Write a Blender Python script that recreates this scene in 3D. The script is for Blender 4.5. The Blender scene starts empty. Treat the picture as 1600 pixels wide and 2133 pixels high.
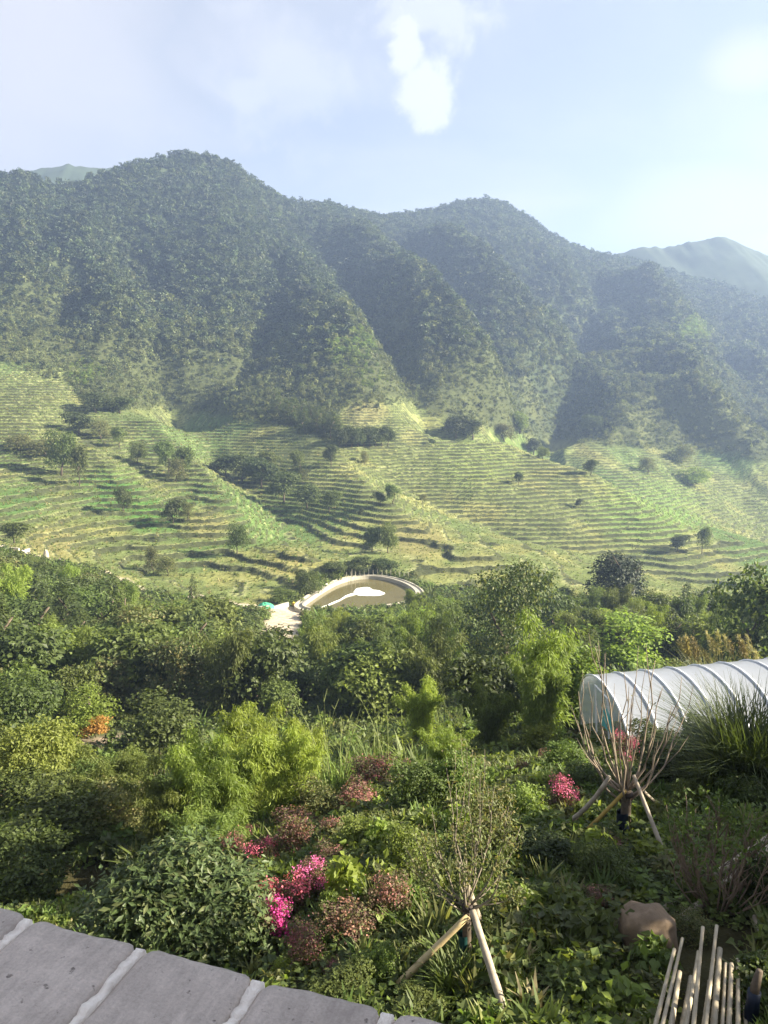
import bpy, math, random
import numpy as np
from mathutils import Vector

# ------------------------------------------------------------------ camera, sky, sun, exposure
C = bpy.context.scene
COL = C.collection
FPX = 1600.0                       # focal length in photo pixels
PITCH = math.radians(8.4)
SP, CP = math.sin(PITCH), math.cos(PITCH)
cam_data = bpy.data.cameras.new('camera')
cam = bpy.data.objects.new('camera', cam_data); COL.objects.link(cam)
cam.location = (0, 0, 0)
cam.rotation_euler = (math.radians(90) - PITCH, 0, 0)
cam_data.sensor_fit = 'VERTICAL'
cam_data.sensor_height = 36.0
cam_data.lens = 36.0 * FPX / 2133.0
cam_data.clip_start = 0.05
cam_data.clip_end = 20000
C.camera = cam

SUN_EL = math.radians(27)
SUN_AZ = math.radians(95)          # from +Y towards +X
S_DIR = Vector((math.sin(SUN_AZ) * math.cos(SUN_EL), math.cos(SUN_AZ) * math.cos(SUN_EL), math.sin(SUN_EL)))
sun_data = bpy.data.lights.new('sun', 'SUN')
sun_data.energy = 4.4
sun_data.angle = math.radians(0.5)
sun_data.color = (1.0, 0.90, 0.72)
sun = bpy.data.objects.new('sun', sun_data); COL.objects.link(sun)
sun.rotation_euler = S_DIR.to_track_quat('Z', 'Y').to_euler()

def pdir(px, py):
    xn, yn = (px - 800) / FPX, (1066.5 - py) / FPX
    return Vector((xn, CP + yn * SP, -SP + yn * CP))

world = bpy.data.worlds.new('World'); C.world = world
world.use_nodes = True
nt = world.node_tree; nt.nodes.clear()
def N(tree, typ, **kw):
    n = tree.nodes.new(typ)
    for k, v in kw.items():
        if k == 'inp':
            for a, b in v.items(): n.inputs[a].default_value = b
        else: setattr(n, k, v)
    return n
def math_node(tree, op, a, b=None, clamp=False):
    n = N(tree, 'ShaderNodeMath', operation=op, use_clamp=clamp)
    for i, v in enumerate((a, b)):
        if v is None: continue
        if isinstance(v, (int, float)): n.inputs[i].default_value = v
        else: tree.links.new(v, n.inputs[i])
    return n.outputs[0]
def smooth(tree, v, lo, hi):
    n = N(tree, 'ShaderNodeMapRange', interpolation_type='SMOOTHSTEP')
    tree.links.new(v, n.inputs[0])
    n.inputs[1].default_value, n.inputs[2].default_value = lo, hi
    return n.outputs[0]
sky = N(nt, 'ShaderNodeTexSky', sky_type='NISHITA', sun_disc=False, sun_elevation=SUN_EL, sun_rotation=SUN_AZ,
        altitude=400, air_density=1.0, dust_density=1.2, ozone_density=1.6)
tc = N(nt, 'ShaderNodeTexCoord')
dirv = tc.outputs['Generated']
sep = N(nt, 'ShaderNodeSeparateXYZ'); nt.links.new(dirv, sep.inputs[0])
zz = math_node(nt, 'MAXIMUM', math_node(nt, 'ADD', sep.outputs[2], 0.22), 0.05)
comb = N(nt, 'ShaderNodeCombineXYZ')
nt.links.new(math_node(nt, 'DIVIDE', sep.outputs[0], zz), comb.inputs[0])
nt.links.new(math_node(nt, 'DIVIDE', sep.outputs[1], zz), comb.inputs[1])
def noise(vec, scale, det, rough=0.55, dist=0.0):
    n = N(nt, 'ShaderNodeTexNoise'); nt.links.new(vec, n.inputs['Vector'])
    n.inputs['Scale'].default_value = scale; n.inputs['Detail'].default_value = det
    n.inputs['Roughness'].default_value = rough; n.inputs['Distortion'].default_value = dist
    return n.outputs['Fac']
n_veil = noise(comb.outputs[0], 1.3, 5, 0.5, 0.4)
n_puff = noise(dirv, 16.0, 9, 0.62, 0.5)
n_fine = noise(dirv, 45.0, 8, 0.65, 0.3)
def blob(px, py, r, squash=(1, 1, 1)):
    d = pdir(px, py).normalized()
    v = N(nt, 'ShaderNodeVectorMath', operation='SUBTRACT'); nt.links.new(dirv, v.inputs[0]); v.inputs[1].default_value = d
    m = N(nt, 'ShaderNodeVectorMath', operation='MULTIPLY'); nt.links.new(v.outputs[0], m.inputs[0]); m.inputs[1].default_value = [1 / (r * s) for s in squash]
    l = N(nt, 'ShaderNodeVectorMath', operation='LENGTH'); nt.links.new(m.outputs[0], l.inputs[0])
    return l.outputs['Value']          # 1 at the rim
def puff(px, py, r, squash, gain, edge):
    b = blob(px, py, r, squash)
    w = math_node(nt, 'ADD', b, math_node(nt, 'MULTIPLY', math_node(nt, 'SUBTRACT', n_puff, 0.5), gain))
    w = math_node(nt, 'ADD', w, math_node(nt, 'MULTIPLY', math_node(nt, 'SUBTRACT', n_fine, 0.5), gain * 0.55))
    s = smooth(nt, w, 1.0 + edge, 1.0 - edge)
    return s
def amax(a, b): return math_node(nt, 'MAXIMUM', a, b)
veil = math_node(nt, 'ADD', math_node(nt, 'MULTIPLY', smooth(nt, n_veil, 0.38, 0.72), 0.45), 0.36)
soft = lambda px, py, r, sq, k: math_node(nt, 'MULTIPLY', smooth(nt, math_node(nt, 'ADD', blob(px, py, r, sq), math_node(nt, 'MULTIPLY', math_node(nt, 'SUBTRACT', n_veil, .5), .8)), 1.0, 0.1), k)
cl = amax(veil, soft(-120, 150, 0.52, (1, 1, 1.1), 0.95))
cl = amax(cl, soft(1500, 440, 0.20, (1.3, 1, .55), 0.8))
cl = amax(cl, soft(1560, 140, 0.075, (1.2, 1, .8), 0.85))
veil_all = cl
cl = amax(math_node(nt, 'MULTIPLY', veil, 0.0), puff(886, 192, 0.031, (0.95, 1, 1.15), 2.7, 0.34))
cl = amax(cl, puff(848, 100, 0.024, (0.8, 1, 1.3), 2.8, 0.3))
cl = amax(cl, math_node(nt, 'MULTIPLY', puff(875, 30, 0.036, (1.5, 1, .75), 4.4, 0.6), 0.6))
cl = amax(cl, math_node(nt, 'MULTIPLY', puff(600, 140, 0.060, (1.2, 1, .9), 4.2, 0.7), 0.35))
cl = amax(cl, math_node(nt, 'MULTIPLY', puff(520, 192, 0.022, (1.2, 1, .9), 2.6, 0.5), 0.45))
dim = N(nt, 'ShaderNodeMix', data_type='RGBA', blend_type='MULTIPLY'); dim.inputs[0].default_value = 1.0
nt.links.new(sky.outputs[0], dim.inputs[6]); dim.inputs[7].default_value = (.50, .45, .425, 1)
mix0 = N(nt, 'ShaderNodeMix', data_type='RGBA')
nt.links.new(veil_all, mix0.inputs[0]); nt.links.new(dim.outputs[2], mix0.inputs[6]); mix0.inputs[7].default_value = (2.66, 2.52, 2.58, 1)
mix = N(nt, 'ShaderNodeMix', data_type='RGBA')
nt.links.new(cl, mix.inputs[0]); nt.links.new(mix0.outputs[2], mix.inputs[6]); mix.inputs[7].default_value = (2.95, 2.88, 2.92, 1)
bg = N(nt, 'ShaderNodeBackground'); nt.links.new(mix.outputs[2], bg.inputs[0]); bg.inputs[1].default_value = 0.05
wo = N(nt, 'ShaderNodeOutputWorld'); nt.links.new(bg.outputs[0], wo.inputs[0])

C.view_settings.view_transform = 'Standard'
C.view_settings.look = 'None'
C.view_settings.gamma = 1.0
C.view_settings.use_curve_mapping = False
C.view_settings.exposure = 2.75
C.render.engine = 'CYCLES'
C.cycles.max_bounces = 9
C.cycles.diffuse_bounces = 6
C.cycles.transmission_bounces = 6
C.cycles.transparent_max_bounces = 6
C.cycles.volume_bounces = 0
C.cycles.use_denoising = True
C.cycles.caustics_reflective = False
C.cycles.caustics_refractive = False

# ------------------------------------------------------------------ general helpers
rng = np.random.default_rng(11)
random.seed(5)

def tag(o, label=None, cat=None, group=None, kind=None):
    if label: o['label'] = label
    if cat: o['category'] = cat
    if group: o['group'] = group
    if kind: o['kind'] = kind
    return o

def mesh_np(name, V, F, mats=(), smooth_=False, fmat=None, quads=True):
    me = bpy.data.meshes.new(name)
    V = np.asarray(V, np.float32); F = np.asarray(F, np.int32)
    k = F.shape[1]
    me.vertices.add(len(V)); me.vertices.foreach_set('co', V.ravel())
    me.loops.add(F.size); me.loops.foreach_set('vertex_index', F.ravel())
    me.polygons.add(len(F))
    me.polygons.foreach_set('loop_start', np.arange(0, F.size, k, dtype=np.int32))
    me.polygons.foreach_set('loop_total', np.full(len(F), k, np.int32))
    for m in mats: me.materials.append(m)
    if fmat is not None: me.polygons.foreach_set('material_index', np.asarray(fmat, np.int32))
    me.update(calc_edges=True)
    me.polygons.foreach_set('use_smooth', np.full(len(F), bool(smooth_)))
    return me

def link(name, me, parent=None, loc=None):
    o = bpy.data.objects.new(name, me); COL.objects.link(o)
    if parent is not None: o.parent = parent
    if loc is not None: o.location = loc
    return o

def empty(name, loc, rz=0.0, scale=None):
    o = bpy.data.objects.new(name, None); COL.objects.link(o)
    o.location = loc; o.rotation_euler = (0, 0, rz); o.empty_display_size = 0.2
    if scale is not None: o.scale = scale
    return o

class MB:
    """collects quads/polys of tubes, boxes and lofts for one mesh"""
    def __init__(s): s.v, s.f = [], []
    def add(s, verts, faces):
        b = len(s.v); s.v += [tuple(p) for p in verts]; s.f += [tuple(i + b for i in f) for f in faces]
    def tube(s, pts, radii, sides=6, caps=True):
        pts = [Vector(p) for p in pts]
        rings = []
        up = Vector((0.31, 0.17, 0.93))
        b = len(s.v)
        for i, p in enumerate(pts):
            t = (pts[min(i + 1, len(pts) - 1)] - pts[max(i - 1, 0)])
            t = t.normalized() if t.length > 1e-9 else Vector((0, 0, 1))
            a = t.cross(up)
            if a.length < .05: a = t.cross(Vector((1, 0, 0)))
            a.normalize(); c = t.cross(a)
            r = radii[i] if hasattr(radii, '__len__') else radii
            for k in range(sides):
                q = 2 * math.pi * k / sides
                s.v.append(tuple(p + a * (r * math.cos(q)) + c * (r * math.sin(q))))
        for i in range(len(pts) - 1):
            for k in range(sides):
                k2 = (k + 1) % sides
                s.f.append((b + i * sides + k, b + i * sides + k2, b + (i + 1) * sides + k2, b + (i + 1) * sides + k))
        if caps:
            s.f.append(tuple(b + k for k in range(sides - 1, -1, -1)))
            e = b + (len(pts) - 1) * sides
            s.f.append(tuple(e + k for k in range(sides)))
    def box(s, c, size, rz=0.0):
        cx, cy, cz = c; hx, hy, hz = [q / 2 for q in size]
        ca, sa = math.cos(rz), math.sin(rz)
        P = []
        for z in (-hz, hz):
            for x, y in ((-hx, -hy), (hx, -hy), (hx, hy), (-hx, hy)):
                P.append((cx + x * ca - y * sa, cy + x * sa + y * ca, cz + z))
        s.add(P, [(3, 2, 1, 0), (4, 5, 6, 7), (0, 1, 5, 4), (1, 2, 6, 5), (2, 3, 7, 6), (3, 0, 4, 7)])
    def mesh(s, name, mat, smooth_=False):
        me = bpy.data.meshes.new(name); me.from_pydata(s.v, [], s.f)
        if mat: me.materials.append(mat)
        if smooth_: me.polygons.foreach_set('use_smooth', np.full(len(s.f), True))
        me.update(); return me
    def build(s, name, mat, parent=None, smooth_=False, loc=None):
        return link(name, s.mesh(name, mat, smooth_), parent, loc)

# ------------------------------------------------------------------ value noise
def _hash(ix, iy, seed):
    h = (ix.astype(np.int64) * 374761393 + iy.astype(np.int64) * 668265263 + seed * 1274126177) & 0xFFFFFFFF
    h = ((h ^ (h >> 13)) * 1274126177) & 0xFFFFFFFF
    h = h ^ (h >> 16)
    return (h & 0xFFFFFF) / float(0xFFFFFF)
def vnoise(x, y, seed=0):
    x = np.asarray(x, float); y = np.asarray(y, float)
    ix, iy = np.floor(x), np.floor(y); fx, fy = x - ix, y - iy
    fx = fx * fx * (3 - 2 * fx); fy = fy * fy * (3 - 2 * fy)
    a = _hash(ix, iy, seed); b = _hash(ix + 1, iy, seed); c = _hash(ix, iy + 1, seed); d = _hash(ix + 1, iy + 1, seed)
    return (a * (1 - fx) + b * fx) * (1 - fy) + (c * (1 - fx) + d * fx) * fy
def fbm(x, y, octs=4, seed=0, gain=.5):
    s, a, t = 0, 1.0, 0
    for i in range(octs):
        s = s + a * (vnoise(x * 2 ** i, y * 2 ** i, seed + i * 17) * 2 - 1); t += a; a *= gain
    return s / t
def sstep(x, a, b):
    t = np.clip((x - a) / (b - a), 0, 1); return t * t * (3 - 2 * t)

# ------------------------------------------------------------------ the land (one height field, rows by distance)
def zof(py, Y):
    yn = (1066.5 - py) / FPX
    return Y * (-SP + yn * CP) / (CP + yn * SP)

SKY = [(-500, 372, 650), (-200, 360, 640), (0, 362, 640), (45, 357, 640), (100, 378, 650), (135, 380, 655), (165, 374, 655), (240, 352, 660), (290, 332, 675), (335, 323, 690),
       (390, 317, 705), (440, 324, 712), (475, 331, 720), (515, 358, 728), (560, 394, 740), (600, 411, 760), (640, 419, 775), (690, 419, 800), (740, 436, 830),
       (800, 443, 880), (850, 443, 900), (900, 433, 915), (950, 418, 935), (1000, 410, 950), (1040, 414, 952), (1075, 432, 955), (1110, 455, 958), (1150, 483, 960), (1200, 508, 965),
       (1250, 524, 970), (1290, 530, 975), (1350, 546, 985), (1450, 576, 995), (1530, 592, 1000), (1600, 606, 1000), (1800, 630, 1000), (2100, 600, 1000)]
# per column: (distance, photo row of the ground there) beyond the valley floor
TAB = {
    -300: [(172, 1110), (210, 1020), (250, 950), (300, 850), (340, 790), (400, 700), (500, 560), (600, 420)],
    0: [(172, 1120), (210, 1040), (250, 975), (300, 860), (340, 790), (400, 700), (500, 560), (600, 420)],
    200: [(172, 1165), (210, 1080), (250, 1005), (300, 900), (340, 835), (400, 740), (500, 590), (600, 450)],
    400: [(172, 1195), (210, 1110), (250, 1035), (300, 950), (340, 880), (400, 780), (500, 640), (600, 490)],
    600: [(172, 1195), (210, 1120), (250, 1050), (300, 955), (340, 885), (400, 790), (500, 680), (600, 570), (700, 465)],
    800: [(172, 1192), (210, 1125), (250, 1055), (300, 950), (340, 880), (400, 800), (500, 690), (600, 610), (700, 540), (800, 485)],
    1000: [(172, 1205), (210, 1135), (250, 1070), (300, 975), (330, 922), (360, 900), (400, 852), (500, 740), (600, 655), (700, 590), (850, 480)],
    1200: [(172, 1215), (210, 1160), (250, 1110), (285, 1040), (310, 995), (345, 1000), (400, 945), (450, 885), (550, 780), (650, 705), (750, 640), (850, 570)],
    1400: [(172, 1230), (210, 1190), (250, 1140), (275, 1090), (290, 1075), (330, 1090), (380, 1035), (420, 985), (470, 920), (600, 790), (700, 720), (800, 660), (900, 610)],
    1600: [(172, 1245), (210, 1215), (240, 1180), (265, 1160), (305, 1170), (370, 1100), (420, 1040), (460, 975), (520, 905), (600, 830), (700, 750), (800, 700), (900, 650)],
    1900: [(172, 1260), (210, 1235), (250, 1210), (305, 1190), (370, 1110), (420, 1040), (460, 975), (520, 905), (600, 830), (700, 750), (800, 700), (900, 660)],
}
NEAR = {   # z at fixed distances in front of the camera
    'Y': [-12, 3, 8, 11, 16, 22, 30, 45, 60, 80, 100, 120, 139, 150, 165],
    -300: [-6, -6.4, -7.4, -8.8, -10.8, -12.6, -15.5, -20, -22.5, -25, -26.5, -27.5, -28.8, -29.4, -30],
    0: [-6, -6.4, -7.4, -8.8, -10.8, -12.6, -15.8, -21, -24, -26.5, -28, -29, -30, -30.3, -30.8],
    300: [-5.8, -6.2, -7.2, -8.4, -10.4, -12.4, -15.8, -21.5, -26, -30, -32.5, -35, -36.5, -37.3, -38.5],
    500: [-5.5, -5.8, -6.5, -7.4, -9.6, -12.0, -15.5, -21.3, -26, -30.5, -34, -36.8, -38.6, -39.3, -40.2],
    800: [-5.4, -5.6, -6.25, -6.9, -8.8, -11.4, -15, -21, -26, -30.5, -34, -36.8, -38.6, -39.3, -40.2],
    1200: [-5.4, -5.6, -6.2, -6.75, -8.3, -10.8, -13, -19.5, -25, -29, -32, -34.5, -37.5, -39, -41],
    1600: [-5.4, -5.6, -6.1, -6.6, -8.0, -10.6, -12, -18, -24, -28.5, -32, -35, -38.5, -40, -42],
    2000: [-5.4, -5.6, -6.0, -6.5, -7.8, -10.2, -11.5, -17, -23.5, -28, -32, -35, -38.5, -40, -42],
}
rows = np.concatenate([np.arange(-12, 3, 0.75), np.arange(3, 30, 0.42), np.arange(30, 170, 1.25), np.arange(170, 345, 0.45), np.arange(345, 470, 0.8), np.arange(470, 1081, 2.6)])
tcols = np.concatenate([np.linspace(-.95, -.56, 24, endpoint=False), np.linspace(-.56, .56, 440), np.linspace(.56, .95, 25)[1:]])
def smooth1(a, k, axis):
    if k < 2: return a
    w = np.hanning(k + 2)[1:-1]; w /= w.sum()
    pad = [(0, 0)] * a.ndim; pad[axis] = (k // 2, k - 1 - k // 2)
    p = np.pad(a, pad, mode='edge')
    return np.apply_along_axis(lambda m: np.convolve(m, w, 'valid'), axis, p)

UD = np.arange(-300, 1901, 10.0)                       # dense columns
sk = np.array(SKY, float); sk[:, 1] += 9.0
# skyline as ratio X/Y
sk_ratio = (sk[:, 0] - 800) / FPX / (CP + (1066.5 - sk[:, 1]) / FPX * SP)
sk_z = np.array([zof(a, b) for a, b in sk[:, 1:]])
ratD = (UD - 800) / FPX / 0.985
YrD = np.interp(ratD, sk_ratio, sk[:, 2]); ZrD = np.interp(ratD, sk_ratio, sk_z)
near_cols = [k for k in NEAR if k != 'Y']
near_tab = np.array([NEAR[k] for k in near_cols], float)
NY = np.array(NEAR['Y'], float)
yn_dense = np.concatenate([np.arange(-12, 172, 1.0)])
nz = np.array([np.interp(yn_dense, NY, r) for r in near_tab])
nz = smooth1(nz, 9, 1)
nearD = np.array([np.interp(UD, near_cols, nz[:, j]) for j in range(len(yn_dense))]).T
FR = np.linspace(0, 1, 260)
cols_far = sorted(TAB)
ftab = []
for c in cols_far:
    i = np.argmin(abs(UD - max(-300, min(1900, c)))); Yr, Zr = YrD[i], ZrD[i]
    ys = [a for a, b in TAB[c] if a < Yr - 15] + [Yr]; zs = [zof(b, a) for a, b in TAB[c] if a < Yr - 15] + [Zr]
    z = np.interp(172 + FR * (Yr - 172), ys, zs)
    ftab.append(smooth1(z, 7, 0))
ftab = np.array(ftab)
farD = np.array([np.interp(UD, cols_far, ftab[:, j]) for j in range(len(FR))]).T
farD = smooth1(farD, 15, 0)
farD += (ZrD - farD[:, -1])[:, None] * sstep(FR, .45, 1.0)[None, :]

Yg, Tg = np.meshgrid(rows, tcols, indexing='ij')
Xg = Tg * (Yg + 20)
def lut(D, colf, rowf):
    ci = np.clip(colf, 0, D.shape[0] - 1.001); ri = np.clip(rowf, 0, D.shape[1] - 1.001)
    c0 = ci.astype(int); r0 = ri.astype(int); a = ci - c0; b = ri - r0
    return (D[c0, r0] * (1 - a) + D[c0 + 1, r0] * a) * (1 - b) + (D[c0, r0 + 1] * (1 - a) + D[c0 + 1, r0 + 1] * a) * b
def base_height(X, Y):
    u = 800 + FPX * .985 * X / np.maximum(Y, 5.0)
    cf = (u - UD[0]) / 10.0
    zn = lut(nearD, cf, Y + 12)
    Yr = np.interp(u, UD, YrD)
    f = (Y - 172) / (Yr - 172)
    zf = lut(farD, cf, f * (len(FR) - 1))
    zf = zf - np.maximum(0, Y - Yr) * 0.38
    k = sstep(Y, 160, 176)
    return zn * (1 - k) + zf * k, f
Zb, Fg = base_height(Xg, Yg)
GRID = Zb.copy()
def ground(x, y):
    x = np.asarray(x, float); y = np.asarray(y, float)
    ri = np.interp(y, rows, np.arange(len(rows))); ci = np.interp(x / (y + 20), tcols, np.arange(len(tcols)))
    r0 = np.clip(ri.astype(int), 0, len(rows) - 2); c0 = np.clip(ci.astype(int), 0, len(tcols) - 2)
    a, b = ri - r0, ci - c0
    G = GRID
    return (G[r0, c0] * (1 - b) + G[r0, c0 + 1] * b) * (1 - a) + (G[r0 + 1, c0] * (1 - b) + G[r0 + 1, c0 + 1] * b) * a
_YS = np.geomspace(4, 1060, 2600)
def hit(px, py):
    d = pdir(px, py); sx, sz = d.x / d.y, d.z / d.y
    g = ground(sx * _YS, _YS); below = np.nonzero(sz * _YS < g)[0]
    i = below[0] if len(below) else len(_YS) - 1
    Y = _YS[i]
    return Vector((sx * Y, Y, float(ground(sx * Y, Y))))
def at(px, py, Y):
    d = pdir(px, py); return d * (Y / d.y)

def poly_xy(pts): return np.array([(p.x, p.y) for p in (hit(a, b) for a, b in pts)])
def poly_dist(X, Y, P):
    best = np.full(X.shape, 1e9)
    for (x0, y0), (x1, y1) in zip(P[:-1], P[1:]):
        dx, dy = x1 - x0, y1 - y0; L = dx * dx + dy * dy + 1e-9
        t = np.clip(((X - x0) * dx + (Y - y0) * dy) / L, 0, 1)
        best = np.minimum(best, np.hypot(X - x0 - t * dx, Y - y0 - t * dy))
    return best
RELIEF = [
    ([(20, 430), (140, 450), (200, 540), (260, 620), (310, 700)], 15, 24),
    ([(395, 345), (470, 420), (540, 500), (600, 570), (640, 660), (700, 700), (760, 760), (815, 815)], 15, 30),
    ([(645, 440), (730, 500), (850, 620), (930, 720), (1000, 780), (1060, 835)], 24, 32),
    ([(850, 470), (950, 560), (1060, 630), (1110, 690)], 22, 30),
    ([(1010, 430), (1090, 490), (1170, 570), (1195, 620)], 22, 32),
    ([(1150, 690), (1185, 745)], 12, 22),
    ([(1290, 560), (1400, 690), (1440, 800), (1475, 900)], 20, 32),
    ([(1270, 600), (1360, 640)], 12, 20),
    ([(250, 430), (290, 560), (300, 640), (335, 760), (400, 840)], -15, 17),
    ([(520, 400), (560, 520), (590, 640), (500, 760)], -12, 20),
    ([(610, 440), (700, 560), (790, 680), (865, 830), (930, 890)], -16, 18),
    ([(780, 470), (900, 600), (1010, 700), (1085, 800), (1100, 890)], -18, 22),
    ([(990, 500), (1060, 600), (1130, 700)], -14, 20),
    ([(1250, 600), (1200, 740), (1130, 860), (1105, 900)], -20, 24),
    ([(1480, 610), (1540, 760), (1560, 900)], -14, 26),
    ([(200, 960), (300, 1060), (420, 1110), (530, 1145), (640, 1195)], 2.6, 12),
    ([(330, 900), (420, 990), (480, 1070), (545, 1125)], 3.5, 11),
    ([(440, 930), (540, 1010), (610, 1060), (560, 1130)], -3.5, 11),
    ([(560, 890), (640, 930), (700, 965), (760, 1015), (820, 1070), (900, 1130), (1010, 1172)], 2.0, 13),
    ([(760, 850), (900, 905), (1100, 957), (1300, 1047), (1500, 1118), (1590, 1160)], 3.5, 12),
    ([(820, 980), (950, 1030), (1100, 1090), (1300, 1140), (1450, 1185)], -4.5, 15),
]
DZ = np.zeros_like(GRID)
for pts, amp, w in RELIEF:
    P = poly_xy(pts); d = poly_dist(Xg, Yg, P); amp *= 1.35 if w > 15 else 1.45
    DZ += amp * np.exp(-(d / w) ** 1.5 * 0.9)
mtn = sstep(Yg, 330, 480) * (1 - sstep(Fg, .9, 1.0) * .55)
crest_keep = 1 - sstep(Fg, .70, .97)
ridged = 1 - np.abs(fbm(Xg / 62, Yg / 120, 4, 3)) * 2
DZ = DZ * crest_keep
DZ += mtn * (9 * fbm(Xg / 90, Yg / 110, 3, 5) * crest_keep + 11 * (ridged - .5) * crest_keep + 2.2 * fbm(Xg / 18, Yg / 22, 3, 9))
DZ += (sstep(Yg, 168, 185) * (1 - sstep(Yg, 380, 470))) * 2.0 * fbm(Xg / 26, Yg / 34, 3, 21)
DZ += sstep(Yg, 26, 60) * (1 - sstep(Yg, 120, 140)) * 1.2 * fbm(Xg / 14, Yg / 14, 3, 31)
DZ += (1 - sstep(Yg, 30, 60)) * 0.12 * fbm(Xg / 1.6, Yg / 1.6, 3, 41)
Zs = GRID + DZ
# photo row of every vertex, used to plan which land is terraced
den = Yg * CP - Zs * SP
PYg = 1066.5 - FPX * (Yg * SP + Zs * CP) / np.maximum(den, .5)
PXg = 800 + FPX * Xg / np.maximum(den, .5)
tb_x = [-300, 0, 130, 180, 300, 450, 560, 680, 720, 850, 960, 1100, 1300, 1600, 2000]
tb_y = [750, 755, 770, 850, 850, 862, 880, 900, 840, 838, 885, 905, 925, 950, 960]
bound = np.interp(PXg, tb_x, tb_y) + 18 * fbm(Xg / 20, Yg / 30, 3, 55)
low_x = [-300, 0, 200, 300, 450, 560, 625, 640, 860, 880, 1000, 1200, 1400, 1600, 2000]
low_y = [1140, 1146, 1192, 1236, 1252, 1262, 1240, 1196, 1196, 1222, 1234, 1246, 1258, 1262, 1262]
TM = sstep(PYg, bound - 10, bound + 14) * (1 - sstep(PYg - np.interp(PXg, low_x, low_y), -6, 4)) * sstep(Yg, 118, 130) * (1 - sstep(Yg, 470, 500))
patch = fbm(Xg / 38, Yg / 50, 3, 77)
TM *= 1 - .75 * sstep(patch, .30, .5) * (1 - sstep(PXg, 700, 850))
step = 1.25 + .25 * fbm(Xg / 60, Yg / 60, 2, 61)
wob = 0.5 * fbm(Xg / 9, Yg / 12, 3, 66) + .18 * fbm(Xg / 2.2, Yg / 3, 2, 67)
q = (Zs + wob) / 1.12
fr = q - np.floor(q)
prof = np.where(fr < .76, fr / .76 * .10, .10 + .90 * sstep(fr, .76, .98))
Zt = (np.floor(q) + prof) * 1.12 - wob * .6
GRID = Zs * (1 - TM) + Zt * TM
HOL = hit(140, 1845)
GRID -= 1.5 * np.exp(-((Xg - HOL.x) / 1.5) ** 2 - ((Yg - HOL.y) / 1.3) ** 2)
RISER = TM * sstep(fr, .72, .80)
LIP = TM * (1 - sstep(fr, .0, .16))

# pond basin and the dirt road
def in_poly(X, Y, P):
    inside = np.zeros(X.shape, bool); n = len(P); j = n - 1
    for i in range(n):
        xi, yi = P[i]; xj, yj = P[j]
        c = ((yi > Y) != (yj > Y)) & (X < (xj - xi) * (Y - yi) / (yj - yi + 1e-12) + xi)
        inside ^= c; j = i
    return inside
POND_Z = -39.6
def on_level(px, py, z):
    d = pdir(px, py); return Vector((d.x / d.z * z, d.y / d.z * z, z))
pond_px = [(628, 1268), (645, 1255), (662, 1243), (680, 1231), (700, 1220), (718, 1213), (740, 1208), (765, 1206), (790, 1207), (812, 1211), (832, 1217), (848, 1224), (862, 1233), (868, 1245), (850, 1258), (800, 1268), (740, 1276), (690, 1278), (655, 1275)]
POND = [on_level(a, b, POND_Z) for a, b in pond_px]
pond_c = sum(POND, Vector()) / len(POND)
PXY = np.array([(p.x, p.y) for p in POND])
BIG = np.array([((p.x - pond_c.x) * 1.22 + pond_c.x, (p.y - pond_c.y) * 1.22 + pond_c.y) for p in POND])
d_edge = poly_dist(Xg, Yg, np.vstack([PXY, PXY[:1]])); ins = in_poly(Xg, Yg, PXY)
k = np.where(ins, 1, 1 - sstep(d_edge, .8, 7.0))
GRID = GRID * (1 - k) + (POND_Z - .25) * k
GRID = np.where(ins & (d_edge > .6), POND_Z - 1.2, GRID)
road_px = [(500, 1262), (560, 1268), (602, 1272), (590, 1300), (582, 1322), (575, 1345), (560, 1370)]
road_w = [2.2, 3.0, 4.5, 4.2, 3.6, 3.2, 3.0]
ROAD = np.array([(p.x, p.y) for p in (hit(a, b) for a, b in road_px)])
d_road = poly_dist(Xg, Yg, ROAD)
PATH = poly_xy([(-60, 1146), (0, 1148), (60, 1160), (120, 1168), (200, 1190), (250, 1206), (290, 1232), (330, 1240), (400, 1246), (450, 1250), (500, 1262)])
d_path = poly_dist(Xg, Yg, PATH)
LANE = poly_xy([(330, 1452), (400, 1446), (450, 1438), (500, 1432)])
d_lane = poly_dist(Xg, Yg, LANE)
DIRT2 = poly_xy([(160, 1560), (200, 1545), (260, 1535)])
d_d2 = poly_dist(Xg, Yg, DIRT2)

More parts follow.
